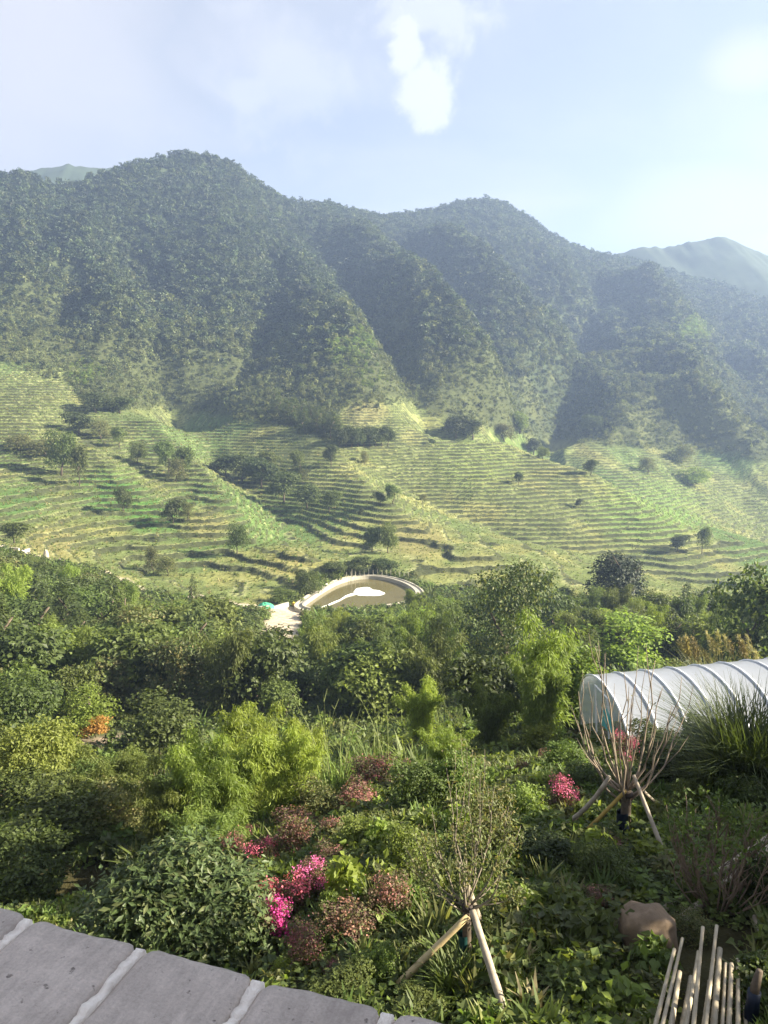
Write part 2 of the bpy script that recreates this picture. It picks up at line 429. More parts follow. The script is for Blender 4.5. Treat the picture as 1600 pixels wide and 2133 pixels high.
# ---- colours of the land (what grows where; terrace steps given extra contrast)
def mixc(A, B, k): return A * (1 - k[..., None]) + np.array(B)[None, None, :] * k[..., None]
colr = np.zeros(GRID.shape + (3,)); colr[:] = (.060, .070, .028)
n1 = fbm(Xg / 12, Yg / 14, 3, 101); n2 = fbm(Xg / 3.0, Yg / 3.0, 3, 103); n3 = fbm(Xg / 45, Yg / 60, 3, 107)
colr = mixc(colr, (.045, .060, .028), sstep(Yg, 400, 600))
colr = mixc(colr, (.085, .095, .035), mtn * sstep(PYg, 560, 760) * sstep(n1 + n3, -.2, .5))
tread = np.zeros_like(colr); tread[:] = (.132, .160, .050)
tread = mixc(tread, (.23, .23, .075), sstep(n1, .0, .5))
tread = mixc(tread, (.095, .150, .040), sstep(n3, .0, .4))
for (cx, cy, r, c) in ((1350, 1060, 150, (.14, .22, .05)), (1000, 960, 120, (.15, .20, .05)), (230, 1020, 95, (.075, .19, .035)), (310, 1070, 70, (.085, .20, .035)), (40, 1040, 90, (.075, .15, .035)),
                       (430, 1090, 70, (.24, .22, .08)), (600, 1170, 70, (.24, .22, .075)), (870, 1120, 90, (.22, .20, .075)), (110, 1130, 80, (.22, .20, .075)), (760, 860, 60, (.22, .2, .08)), (1000, 1170, 60, (.2, .2, .07))):
    dd = np.hypot(PXg - cx, (PYg - cy) * 1.6) / r
    tread = mixc(tread, c, (1 - sstep(dd, .35, 1.1)) * .85)
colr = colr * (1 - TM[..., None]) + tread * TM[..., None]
colr = mixc(colr, (.050, .056, .026), RISER * .95)  # riser grass and soil, darkened further for step contrast
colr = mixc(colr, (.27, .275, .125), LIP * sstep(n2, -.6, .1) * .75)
g = (1 - sstep(Yg, 30, 50))
colr = mixc(colr, (.055, .050, .022), g)
colr = mixc(colr, (.13, .085, .045), g * sstep(n1 + n2 * .4, .1, .5))
colr *= (1 + .35 * n2)[..., None]
colr = mixc(colr, (.46, .39, .28), np.maximum(1 - sstep(d_path, 1.3, 2.0), 1 - sstep(d_road, 2.6, 3.6)))
colr = mixc(colr, (.23, .18, .13), np.maximum(1 - sstep(d_lane, .7, 1.2), 1 - sstep(d_d2, .7, 1.4)))
colr = np.clip(colr, .01, .8)
nr, nc = GRID.shape
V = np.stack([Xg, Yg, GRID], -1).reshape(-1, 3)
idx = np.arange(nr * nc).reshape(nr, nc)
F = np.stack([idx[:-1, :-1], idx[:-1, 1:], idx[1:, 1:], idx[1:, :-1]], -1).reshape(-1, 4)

def simple_mat(name, col, rough=.8, noise_scale=None, noise_amt=.3, bump=0.0, metal=0.0, spec=.3, detail=6):
    m = bpy.data.materials.new(name); m.use_nodes = True
    t = m.node_tree; b = t.nodes['Principled BSDF']
    b.inputs['Roughness'].default_value = rough; b.inputs['Metallic'].default_value = metal
    b.inputs['Specular IOR Level'].default_value = spec
    b.inputs['Base Color'].default_value = (*col, 1)
    if noise_scale:
        tcn = N(t, 'ShaderNodeTexCoord'); nn = N(t, 'ShaderNodeTexNoise')
        nn.inputs['Scale'].default_value = noise_scale; nn.inputs['Detail'].default_value = detail; nn.inputs['Roughness'].default_value = .65
        t.links.new(tcn.outputs['Object'], nn.inputs['Vector'])
        r = N(t, 'ShaderNodeMapRange'); t.links.new(nn.outputs['Fac'], r.inputs[0])
        r.inputs[1].default_value, r.inputs[2].default_value = .25, .75
        r.inputs[3].default_value, r.inputs[4].default_value = 1 - noise_amt, 1 + noise_amt
        mx = N(t, 'ShaderNodeVectorMath', operation='SCALE'); mx.inputs[0].default_value = col
        t.links.new(r.outputs[0], mx.inputs['Scale']); t.links.new(mx.outputs[0], b.inputs['Base Color'])
        if bump:
            bn = N(t, 'ShaderNodeBump'); bn.inputs['Strength'].default_value = bump; bn.inputs['Distance'].default_value = .02
            t.links.new(nn.outputs['Fac'], bn.inputs['Height']); t.links.new(bn.outputs[0], b.inputs['Normal'])
    return m
def land_mat():
    m = bpy.data.materials.new('land'); m.use_nodes = True
    t = m.node_tree; b = t.nodes['Principled BSDF']; b.inputs['Roughness'].default_value = .95; b.inputs['Specular IOR Level'].default_value = .1
    a = N(t, 'ShaderNodeVertexColor', layer_name='land'); tcn = N(t, 'ShaderNodeTexCoord')
    mapn = N(t, 'ShaderNodeMapping'); mapn.inputs['Scale'].default_value = (1, 1, 1); t.links.new(tcn.outputs['Object'], mapn.inputs['Vector'])
    nn = N(t, 'ShaderNodeTexNoise'); nn.inputs['Scale'].default_value = 1.1; nn.inputs['Detail'].default_value = 8; nn.inputs['Roughness'].default_value = .7
    t.links.new(mapn.outputs[0], nn.inputs['Vector'])
    r = N(t, 'ShaderNodeMapRange'); t.links.new(nn.outputs['Fac'], r.inputs[0])
    r.inputs[1].default_value, r.inputs[2].default_value, r.inputs[3].default_value, r.inputs[4].default_value = .3, .7, .55, 1.45
    mx = N(t, 'ShaderNodeVectorMath', operation='SCALE'); t.links.new(a.outputs['Color'], mx.inputs[0]); t.links.new(r.outputs[0], mx.inputs['Scale'])
    t.links.new(mx.outputs[0], b.inputs['Base Color'])
    bn = N(t, 'ShaderNodeBump'); bn.inputs['Strength'].default_value = .7; bn.inputs['Distance'].default_value = .35
    t.links.new(nn.outputs['Fac'], bn.inputs['Height']); t.links.new(bn.outputs[0], b.inputs['Normal'])
    return m
LAND = land_mat()
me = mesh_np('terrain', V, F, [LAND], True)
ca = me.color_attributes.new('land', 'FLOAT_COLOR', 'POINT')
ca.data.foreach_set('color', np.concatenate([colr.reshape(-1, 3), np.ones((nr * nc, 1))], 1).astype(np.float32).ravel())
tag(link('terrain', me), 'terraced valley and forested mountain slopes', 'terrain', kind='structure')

# ---- far blue mountains
def far_mountain(name, prof, Y, seed, label):
    pr = np.array(prof, float)
    rat = (pr[:, 0] - 800) / FPX / (CP + (1066.5 - pr[:, 1]) / FPX * SP)
    zz_ = np.array([zof(b, Y) for b in pr[:, 1]])
    xs = np.linspace(rat[0] * Y, rat[-1] * Y, 160); zs = np.interp(xs / Y, rat, zz_)
    depth = np.linspace(-1, 1, 60) * 420
    XX, DD = np.meshgrid(xs, depth)
    tent = 1 - np.abs(DD) / 420
    base = -60.0
    ZZ = base + (zs[None, :] - base) * (tent ** .9)
    ZZ += 24 * fbm(XX / 120, DD / 160, 4, seed) * (1 - tent ** 3) + 3.0 * fbm(XX / 9, DD / 20, 2, seed + 5) * tent
    VV = np.stack([XX, DD + Y, ZZ], -1).reshape(-1, 3); a, b = XX.shape
    ii = np.arange(a * b).reshape(a, b)
    FF = np.stack([ii[:-1, :-1], ii[:-1, 1:], ii[1:, 1:], ii[1:, :-1]], -1).reshape(-1, 4)
    o = link(name, mesh_np(name, VV, FF, [simple_mat('far_forest', (.035, .052, .026), .95, .04, .4)], True))
    tag(o, label, 'mountain', kind='structure')
far_mountain('mountain', [(-420, 420), (-200, 400), (-60, 372), (0, 365), (45, 353), (90, 347), (120, 339), (150, 336), (180, 343), (210, 347), (240, 345), (300, 365), (420, 400), (560, 470)], 1000, 201,
             'pale blue mountain top behind the saddle beside the tallest ridge')
far_mountain('mountain', [(1080, 640), (1180, 570), (1250, 535), (1300, 521), (1340, 509), (1385, 513), (1430, 500), (1470, 494), (1503, 489), (1530, 500), (1570, 519), (1610, 535), (1750, 540), (1950, 600)], 1120, 202,
             'hazy blue mountain beyond the low end of the forested ridge')

# ------------------------------------------------------------------ leaf materials and plant meshes
def leaf_mat(name, col, var=.35, hue=.03, transl=.35, rough=.55, spec=.35, second=None, second_p=.0):
    m = bpy.data.materials.new(name); m.use_nodes = True
    t = m.node_tree; b = t.nodes['Principled BSDF']; out = t.nodes['Material Output']
    oi = N(t, 'ShaderNodeObjectInfo'); ge = N(t, 'ShaderNodeNewGeometry')
    hs = N(t, 'ShaderNodeHueSaturation'); hs.inputs['Color'].default_value = (*col, 1)
    h = math_node(t, 'ADD', math_node(t, 'MULTIPLY', math_node(t, 'SUBTRACT', oi.outputs['Random'], .5), hue * 2), .5)
    t.links.new(h, hs.inputs['Hue'])
    v = math_node(t, 'ADD', math_node(t, 'MULTIPLY', math_node(t, 'SUBTRACT', ge.outputs['Random Per Island'], .5), var * 1.6), 1.0)
    v2 = math_node(t, 'ADD', math_node(t, 'MULTIPLY', math_node(t, 'SUBTRACT', math_node(t, 'FRACT', math_node(t, 'MULTIPLY', oi.outputs['Random'], 7.31)), .5), var * 1.5), 1.0)
    t.links.new(math_node(t, 'MULTIPLY', v, v2), hs.inputs['Value'])
    c = hs.outputs[0]
    if second:
        mx = N(t, 'ShaderNodeMix', data_type='RGBA'); t.links.new(c, mx.inputs[6]); mx.inputs[7].default_value = (*second, 1)
        t.links.new(math_node(t, 'LESS_THAN', math_node(t, 'FRACT', math_node(t, 'MULTIPLY', ge.outputs['Random Per Island'], 13.7)), second_p), mx.inputs[0]); c = mx.outputs[2]
    t.links.new(c, b.inputs['Base Color'])
    b.inputs['Roughness'].default_value = rough; b.inputs['Specular IOR Level'].default_value = spec
    tr = N(t, 'ShaderNodeBsdfTranslucent')
    sc = N(t, 'ShaderNodeMix', data_type='RGBA', blend_type='MULTIPLY'); sc.inputs[0].default_value = 1; t.links.new(c, sc.inputs[6]); sc.inputs[7].default_value = (1.25, 1.25, .7, 1)
    t.links.new(sc.outputs[2], tr.inputs['Color'])
    ms = N(t, 'ShaderNodeMixShader'); ms.inputs[0].default_value = transl
    t.links.new(b.outputs[0], ms.inputs[1]); t.links.new(tr.outputs[0], ms.inputs[2]); t.links.new(ms.outputs[0], out.inputs['Surface'])
    return m
M = {
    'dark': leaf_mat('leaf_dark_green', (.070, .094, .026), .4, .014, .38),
    'mid': leaf_mat('leaf_mid_green', (.108, .140, .036), .4, .018, .44),
    'light': leaf_mat('leaf_light_green', (.145, .195, .042), .4, .02, .46),
    'lime': leaf_mat('leaf_lime', (.215, .275, .050), .35, .015, .5),
    'yellow': leaf_mat('leaf_yellow_green', (.195, .225, .050), .35, .015, .45),
    'olive': leaf_mat('leaf_olive', (.125, .140, .048), .4, .02, .4, second=(.20, .18, .07), second_p=.2),
    'glossy': leaf_mat('leaf_glossy', (.056, .078, .026), .45, .02, .28, .5, .32, second=(.115, .135, .05), second_p=.2),
    'orange': leaf_mat('leaf_orange', (.50, .33, .07), .4, .02, .35),
    'purple': leaf_mat('leaf_purple', (.130, .075, .060), .45, .03, .35, second=(.14, .135, .05), second_p=.42),
    'pink': leaf_mat('petal_pink', (.55, .13, .24), .4, .03, .3),
    'magenta': leaf_mat('petal_magenta', (.52, .06, .27), .35, .02, .3),
    'rose': leaf_mat('petal_dull_rose', (.36, .15, .13), .4, .03, .3),
    'far1': leaf_mat('far_forest_dark', (.043, .063, .031), .5, .02, .3),
    'far2': leaf_mat('far_forest_green', (.080, .106, .042), .5, .02, .35),
    'far3': leaf_mat('far_scrub', (.130, .150, .056), .45, .015, .35),
    'grass': leaf_mat('grass_green', (.115, .165, .036), .4, .02, .4),
    'tuft': leaf_mat('grass_terrace', (.175, .195, .066), .4, .025, .38),
    'dry': leaf_mat('grass_dry', (.38, .33, .17), .3, .02, .35),
    'bark': simple_mat('bark', (.11, .085, .06), .9, 14, .4, .3),
    'bark_pale': simple_mat('bark_pale', (.30, .25, .18), .85, 18, .35, .2),
    'twig': simple_mat('twig', (.22, .16, .11), .85, 12, .35),
    'stem': simple_mat('green_stem', (.16, .19, .06), .7, 12, .3),
}

def unit(a): return a / np.maximum(np.linalg.norm(a, axis=-1, keepdims=True), 1e-9)
def leaves_mesh(P, Nrm, T, L, W, r):
    """one folded diamond (two triangles as one quad) per leaf; P base points, Nrm normals, T axis"""
    n = len(P)
    L = np.broadcast_to(np.asarray(L, float), (n,))[:, None]; W = np.broadcast_to(np.asarray(W, float), (n,))[:, None]
    S = unit(np.cross(Nrm, T)); T = unit(T)
    mid = P + T * L * .45 - Nrm * L * .06
    V = np.stack([P, mid + S * W * .5 + Nrm * W * .18, P + T * L - Nrm * L * .10, mid - S * W * .5 + Nrm * W * .18], 1).reshape(-1, 3)
    return V, np.arange(n * 4).reshape(n, 4)
def crown_np(r, lobes, n, L, W, per=7, spread=.10, droop=.35, shell=.22, up=.25, lowcut=-.75):
    """leaves in sprigs over the shells of the lobes (cx,cy,cz,rx,ry,rz)"""
    lob = np.array(lobes, float); w = lob[:, 3] * lob[:, 4] + lob[:, 4] * lob[:, 5]
    ns = max(1, n // per)
    li = r.choice(len(lob), ns, p=w / w.sum())
    d = unit(r.normal(size=(ns, 3)) + np.array([0, 0, up])); d[:, 2] = np.where(d[:, 2] < lowcut, -d[:, 2], d[:, 2])
    rad = 1 - np.abs(r.normal(size=ns)) * shell; rad = np.clip(rad, .12, 1.06)
    c = lob[li, :3] + d * lob[li, 3:] * rad[:, None]
    C_ = np.repeat(c, per, 0); D_ = np.repeat(d, per, 0); m = len(C_)
    P = C_ + r.normal(size=(m, 3)) * spread * np.array([1, 1, .6])
    Nn = unit(D_ * .8 + r.normal(size=(m, 3)) * .55 + np.array([0, 0, .45]))
    T = unit(r.normal(size=(m, 3)) + D_ * .7 - np.array([0, 0, droop])); T = unit(T - Nn * (T * Nn).sum(1, keepdims=True))
    s = r.uniform(.65, 1.25, m)
    return leaves_mesh(P, Nn, T, L * s, W * s, r)
def lobes_round(r, k, R=.36, H=1.0, base=.3):
    out = [(0, 0, base + (H - base) * .5, R * .85, R * .85, (H - base) * .5)]
    for i in range(k):
        a = r.uniform(0, 6.28); h = r.uniform(base + .1, H - .12); q = R * r.uniform(.45, .95) * (1.1 - .6 * max(0, h - .6))
        s = r.uniform(.14, .26)
        out.append((math.cos(a) * q, math.sin(a) * q, h, s * 1.1, s * 1.1, s * .8))
    return out
def limb_mesh(name, mat, r, H=.75, R0=.03, k=6, R=.3, sides=6):
    mb = MB()
    bend = [(r.normal() * .02 * i, r.normal() * .02 * i, H * i / 4) for i in range(5)]
    mb.tube(bend, [R0 * (1 - .17 * i) for i in range(5)], sides)
    for i in range(k):
        h = r.uniform(.3, .95) * H; j = h / H * 4; b0 = Vector(bend[int(j)]).lerp(Vector(bend[min(4, int(j) + 1)]), j - int(j))
        a = r.uniform(0, 6.28); L = R * r.uniform(.6, 1.0)
        p1 = b0 + Vector((math.cos(a) * L * .5, math.sin(a) * L * .5, L * .35)); p2 = b0 + Vector((math.cos(a) * L, math.sin(a) * L, L * .9))
        mb.tube([b0, p1, p2], [R0 * .5, R0 * .3, R0 * .1], 5)
    return mb.mesh(name, mat, True)
def blades_np(r, n, h, spread, w, curve=.5, seg=3, hvar=.35):
    """arching grass blades as strips, base radius spread"""
    a = r.uniform(0, 6.283, n); rr = np.sqrt(r.uniform(0, 1, n)) * spread
    base = np.stack([np.cos(a) * rr, np.sin(a) * rr, np.zeros(n)], 1)
    b = a + r.normal(size=n) * .8
    out = np.stack([np.cos(b), np.sin(b), np.zeros(n)], 1)
    side = np.stack([-np.sin(b), np.cos(b), np.zeros(n)], 1)
    H = h * r.uniform(1 - hvar, 1 + hvar * .4, n); cv = curve * r.uniform(.3, 1.3, n)
    rings = []
    for i in range(seg + 1):
        t = i / seg
        c = base + out * (H * cv * t * t)[:, None]; c[:, 2] += H * (t - .45 * cv * t ** 2.2)
        ww = w * (1 - t ** 1.5) * .5 + w * .03
        rings += [c - side * ww, c + side * ww]
    V = np.stack(rings, 1).reshape(-1, 3); k = 2 * (seg + 1)
    F = []
    o = np.arange(n) * k
    for i in range(seg): F.append(np.stack([o + 2 * i, o + 2 * i + 1, o + 2 * i + 3, o + 2 * i + 2], 1))
    return V, np.concatenate(F)
def bamboo_np(r, culms=9, H=1.0, sprigs=46, per=7, L=.085, W=.016, lean=.32, base=.06):
    Pl, Nl, Tl = [], [], []
    mb = MB()
    for c in range(culms):
        a = r.uniform(0, 6.28); l = lean * r.uniform(.25, 1.1); hh = H * r.uniform(.7, 1.0)
        b = Vector((math.cos(a + 1) * base * r.uniform(0, 1), math.sin(a + 1) * base * r.uniform(0, 1), 0))
        pts = []
        for i in range(9):
            t = i / 8
            q = l * (t ** 2.4); drop = .16 * hh * max(0, t - .72) ** 1.4 * 3
            pts.append(b + Vector((math.cos(a) * q * hh, math.sin(a) * q * hh, hh * t - drop)))
        mb.tube(pts, [.0085 * (1 - .85 * i / 8) + .0012 for i in range(9)], 4)
        for s in range(sprigs):
            t = 1 - r.uniform(0, 1) ** 1.3 * .80
            j = min(7, int(t * 8)); p = np.array(pts[j].lerp(pts[j + 1], t * 8 - j))
            reach = .13 * (1.15 - t) + .03
            o = unit(r.normal(size=3)) * reach * r.uniform(.3, 1.2); o[2] = abs(o[2]) * .5 - .02
            cpt = p + o
            for k in range(per):
                T = unit(o / reach * .8 + r.normal(size=3) * .5 - np.array([0, 0, .55])); Nn = unit(r.normal(size=3) * .6 + np.array([0, 0, 1.0]) + o * 2)
                Nn = unit(Nn - T * (T @ Nn)); Pl.append(cpt + r.normal(size=3) * .02); Nl.append(Nn); Tl.append(T)
    s = r.uniform(.7, 1.25, len(Pl))
    V, F = leaves_mesh(np.array(Pl), np.array(Nl), np.array(Tl), L * s, W * s, r)
    return (V, F), mb
def conifer_np(r, n=1500, R=.24, L=.075, W=.02):
    z = 1 - np.sqrt(r.uniform(0.0, 1, n // 6)) * .92
    rad = (1 - z) * R * r.uniform(.55, 1.1, len(z)); z = np.round(z * 14) / 14 + r.normal(size=len(z)) * .012
    a = r.uniform(0, 6.28, len(z)); c = np.stack([np.cos(a) * rad, np.sin(a) * rad, z - rad * .35], 1)
    C_ = np.repeat(c, 6, 0); A = np.repeat(a, 6); m = len(C_)
    P = C_ + r.normal(size=(m, 3)) * .022
    out = np.stack([np.cos(A), np.sin(A), np.full(m, -.25)], 1)
    T = unit(out + r.normal(size=(m, 3)) * .45); Nn = unit(np.array([0, 0, 1.]) + r.normal(size=(m, 3)) * .35 + out * .4); Nn = unit(Nn - T * (T * Nn).sum(1, keepdims=True))
    s = r.uniform(.7, 1.2, m)
    return leaves_mesh(P, Nn, T, L * s, W * s, r)

R_ = lambda s: np.random.default_rng(s)

# ------------------------------------------------------------------ scatter (uncountable cover as one object each)
def scatter(name, pts, rot, scl, idx, protos, label, cat):
    me = bpy.data.meshes.new(name)
    pts = np.asarray(pts, np.float32); n = len(pts)
    me.vertices.add(n); me.vertices.foreach_set('co', pts.ravel())
    for nm, typ, arr, key in (('rot', 'FLOAT_VECTOR', rot, 'vector'), ('scl', 'FLOAT_VECTOR', scl, 'vector'), ('idx', 'INT', idx, 'value')):
        at_ = me.attributes.new(nm, typ, 'POINT'); at_.data.foreach_set(key, np.asarray(arr, np.float32 if typ != 'INT' else np.int32).ravel())
    me.update()
    o = link(name, me); tag(o, label, cat, kind='stuff')
    ng = bpy.data.node_groups.new(name + '_nodes', 'GeometryNodeTree')
    ng.interface.new_socket('Geometry', in_out='INPUT', socket_type='NodeSocketGeometry')
    ng.interface.new_socket('Geometry', in_out='OUTPUT', socket_type='NodeSocketGeometry')
    gi = ng.nodes.new('NodeGroupInput'); go = ng.nodes.new('NodeGroupOutput'); jn = ng.nodes.new('GeometryNodeJoinGeometry')
    def attr(nm, typ):
        a = ng.nodes.new('GeometryNodeInputNamedAttribute'); a.data_type = typ; a.inputs[0].default_value = nm; return a.outputs[0]
    ra, sa, ia = attr('rot', 'FLOAT_VECTOR'), attr('scl', 'FLOAT_VECTOR'), attr('idx', 'INT')
    for k, pm in enumerate(protos):
        src = bpy.data.objects.new(name + '_source', pm)
        oi = ng.nodes.new('GeometryNodeObjectInfo'); oi.inputs['Object'].default_value = src; oi.inputs['As Instance'].default_value = False
        cmp = ng.nodes.new('FunctionNodeCompare'); cmp.data_type = 'INT'; cmp.operation = 'EQUAL'
        ng.links.new(ia, cmp.inputs[2]); cmp.inputs[3].default_value = k
        ip = ng.nodes.new('GeometryNodeInstanceOnPoints')
        ng.links.new(gi.outputs[0], ip.inputs['Points']); ng.links.new(cmp.outputs[0], ip.inputs['Selection'])
        ng.links.new(oi.outputs['Geometry'], ip.inputs['Instance']); ng.links.new(ra, ip.inputs['Rotation']); ng.links.new(sa, ip.inputs['Scale'])
        ng.links.new(ip.outputs[0], jn.inputs[0])
    ng.links.new(jn.outputs[0], go.inputs[0])
    md = o.modifiers.new('scatter', 'NODES'); md.node_group = ng
    return o
def scatter_land(name, n, r, yr, accept, size, protos, weights, label, cat, sink=.05, margin=.06, logy=False, flat=1.0):
    """n candidates spread evenly over the land between two distances"""
    y0, y1 = yr
    Y = np.sqrt(r.uniform(y0 ** 2, y1 ** 2, n)) if not logy else np.exp(r.uniform(math.log(y0), math.log(y1), n))
    X = r.uniform(-.54 - margin, .54 + margin, n) * (Y + 1.5)
    Z = ground(X, Y)
    den_ = Y * CP - Z * SP; px = 800 + FPX * X / den_; py = 1066.5 - FPX * (Y * SP + Z * CP) / den_
    ok = accept(X, Y, Z, px, py, r)
    X, Y, Z, px, py = X[ok], Y[ok], Z[ok], px[ok], py[ok]
    s = size(X, Y, Z, px, py, r); m = len(X)
    rot = np.stack([r.normal(size=m) * .06, r.normal(size=m) * .06, r.uniform(0, 6.283, m)], 1)
    scl = np.stack([s * r.uniform(.85, 1.2, m), s * r.uniform(.85, 1.2, m), s * r.uniform(.75, 1.3, m) * flat], 1)
    w = weights(X, Y, px, py, r) if callable(weights) else r.choice(len(protos), m, p=weights)
    return scatter(name, np.stack([X, Y, Z - sink * s], 1), rot, scl, w, protos, label, cat)
def clear_of(X, Y, pad=1.0):
    ok = poly_dist(X, Y, ROAD) > 3.2 * pad + .3
    ok &= poly_dist(X, Y, PATH) > 1.2 * pad
    ok &= poly_dist(X, Y, LANE) > 1.2 * pad
    ok &= ~in_poly(X, Y, BIG)
    return ok

# ------------------------------------------------------------------ the mountain forest
def far_tree(seed, mat, n, kind):
    r = R_(seed)
    if kind == 'con': V, F = conifer_np(r, n, .26, .20, .09)
    else: V, F = crown_np(r, lobes_round(r, 5, .42, 1.0, .12), n, .24, .17, per=3, spread=.06, shell=.18)
    return mesh_np('far_crown', V, F, [mat])
FARP = [far_tree(301, M['far1'], 110, 'r'), far_tree(302, M['far1'], 110, 'r'), far_tree(303, M['far2'], 110, 'r'), far_tree(304, M['far2'], 100, 'r'),
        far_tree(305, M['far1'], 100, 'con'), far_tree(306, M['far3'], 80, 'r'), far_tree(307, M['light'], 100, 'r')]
tmx = lambda px, py: py - np.interp(px, tb_x, tb_y)
def acc_forest(X, Y, Z, px, py, r):
    up = -tmx(px, py)
    dens = np.clip(.85 + .3 * sstep(up, 30, 260) + .5 * fbm(X / 30, Y / 40, 3, 401), .10, 1)
    return (up > 2 - 70 * np.maximum(0, fbm(X / 14, Y / 18, 3, 402) - .12)) & (r.uniform(size=len(X)) < dens) & (Y > 260)
def w_forest(X, Y, px, py, r):
    up = -tmx(px, py); m = len(X); u = r.uniform(size=m) + .35 * fbm(X / 40, Y / 60, 2, 405)
    lo = 1 - sstep(up + 60 * fbm(X / 25, Y / 40, 3, 407), 40, 330)
    w = np.where(u < .25, 0, np.where(u < .5, 1, np.where(u < .72, 2, np.where(u < .88, 3, 4))))
    w = np.where(r.uniform(size=m) < lo * .8, 5, w); w = np.where((lo > .3) & (w == 4), 3, w)
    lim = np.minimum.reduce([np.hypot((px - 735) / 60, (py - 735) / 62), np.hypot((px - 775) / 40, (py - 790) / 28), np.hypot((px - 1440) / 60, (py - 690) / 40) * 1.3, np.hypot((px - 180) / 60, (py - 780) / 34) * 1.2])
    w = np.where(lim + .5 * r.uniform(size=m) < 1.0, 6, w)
    return w
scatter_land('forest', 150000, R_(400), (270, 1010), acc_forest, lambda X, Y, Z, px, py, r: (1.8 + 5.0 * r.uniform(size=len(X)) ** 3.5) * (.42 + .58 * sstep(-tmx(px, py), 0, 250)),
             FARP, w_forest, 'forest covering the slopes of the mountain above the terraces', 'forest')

# ---- tussocks on the terraces
def tuft_mesh(seed, mat, n=16, h=1.0):
    V, F = blades_np(R_(seed), n, h, .35, .16, .6, 2); return mesh_np('tuft', V, F, [mat])
def clump_mesh(seed, mat, n=50):
    r = R_(seed); V, F = crown_np(r, [(0, 0, .3, .5, .5, .4), (.3, .1, .2, .3, .3, .3), (-.2, -.25, .25, .35, .3, .35)], n, .26, .16, per=3, spread=.08, shell=.2); return mesh_np('scrub', V, F, [mat])
TUF = [tuft_mesh(311, M['tuft']), tuft_mesh(312, M['grass']), clump_mesh(313, M['far3'], 40), clump_mesh(314, M['far2'], 40), tuft_mesh(315, M['dry'], 12)]
def acc_ter(X, Y, Z, px, py, r):
    return (tmx(px, py) > -30) & clear_of(X, Y) & (py < np.interp(px, low_x, low_y) + 4)
def w_ter(X, Y, px, py, r):
    u = r.uniform(size=len(X)) + .5 * fbm(X / 16, Y / 20, 3, 415)
    return np.where(u < .50, 0, np.where(u < .80, 1, np.where(u < .90, 4, np.where(u < 1.08, 2, 3))))
scatter_land('terrace_grass', 70000, R_(410), (122, 460), acc_ter, lambda X, Y, Z, px, py, r: (.25 + .5 * r.uniform(size=len(X)) ** 2.5) * np.where(px > 750, .8, 1.1),
             TUF, w_ter, 'grass and low scrub growing over the terraces', 'grass')
SCR = [clump_mesh(316, M['far3'], 45), clump_mesh(317, M['far2'], 45), tuft_mesh(318, M['tuft'], 14), clump_mesh(319, M['far1'], 45)]
scatter_land('mountain_scrub', 90000, R_(430), (270, 900), lambda X, Y, Z, px, py, r: (tmx(px, py) < 6) & (tmx(px, py) > -330), lambda X, Y, Z, px, py, r: .9 + 1.5 * r.uniform(size=len(X)) ** 2,
             SCR, [.38, .27, .22, .13], 'low scrub and tall grass over the lower mountain slopes', 'scrub')
# ---- undergrowth between the wood and the garden
UND = [clump_mesh(321, M['mid'], 90), clump_mesh(322, M['light'], 90), clump_mesh(323, M['dark'], 90), clump_mesh(324, M['olive'], 90), tuft_mesh(325, M['grass'], 26, 1.2)]
def acc_und(X, Y, Z, px, py, r): return clear_of(X, Y, 1.0) & (poly_dist(X, Y, DIRT2) > 1.5) & (py > np.interp(px, low_x, low_y) + 3)
scatter_land('undergrowth', 16000, R_(420), (15, 172), acc_und, lambda X, Y, Z, px, py, r: np.clip(.5 + Y / 60, .6, 2.2) * r.uniform(.6, 1.2, len(X)),
             UND, [.32, .2, .26, .14, .08], 'low leafy undergrowth filling the wood floor', 'undergrowth', .15)

# ------------------------------------------------------------------ haze
hm = bpy.data.materials.new('haze'); hm.use_nodes = True
ht = hm.node_tree; ht.nodes.clear()
ho = N(ht, 'ShaderNodeOutputMaterial'); hv = N(ht, 'ShaderNodeVolumePrincipled')
hv.inputs['Color'].default_value = (.42, .58, .92, 1); hv.inputs['Density'].default_value = .00047; hv.inputs['Anisotropy'].default_value = .25
ht.links.new(hv.outputs[0], ho.inputs['Volume'])
mb = MB(); zlo, zhi = -101.0, 460.0
mb.box((0, 1120, (zlo + zhi) / 2), (3600, 2500, zhi - zlo))
o = mb.build('haze', hm); tag(o, 'thin pale haze filling the valley', 'haze', kind='stuff')
# ------------------------------------------------------------------ pond, rim, foam
def mpp(p): return (p.y * CP - p.z * SP) / FPX
water = bpy.data.materials.new('water'); water.use_nodes = True
wb = water.node_tree.nodes['Principled BSDF']; wb.inputs['Base Color'].default_value = (.13, .112, .048, 1); wb.inputs['Roughness'].default_value = .12
wn = N(water.node_tree, 'ShaderNodeTexNoise'); wn.inputs['Scale'].default_value = 2.5; wn.inputs['Detail'].default_value = 4
wt = N(water.node_tree, 'ShaderNodeTexCoord'); water.node_tree.links.new(wt.outputs['Object'], wn.inputs['Vector'])
wbp = N(water.node_tree, 'ShaderNodeBump'); wbp.inputs['Strength'].default_value = .12; wbp.inputs['Distance'].default_value = .05
water.node_tree.links.new(wn.outputs['Fac'], wbp.inputs['Height']); water.node_tree.links.new(wbp.outputs[0], wb.inputs['Normal'])
def closed_smooth(P, it=2):
    for _ in range(it):
        P = [p for i in range(len(P)) for p in (P[i] * .75 + P[(i + 1) % len(P)] * .25, P[i] * .25 + P[(i + 1) % len(P)] * .75)]
    return P
PS = closed_smooth(POND, 2)
mb = MB(); mb.add([(p.x, p.y, POND_Z) for p in PS], [tuple(range(len(PS)))[::-1]])
o = mb.build('pond_water', water); 
if o.data.polygons[0].normal.z < 0: o.data.flip_normals()
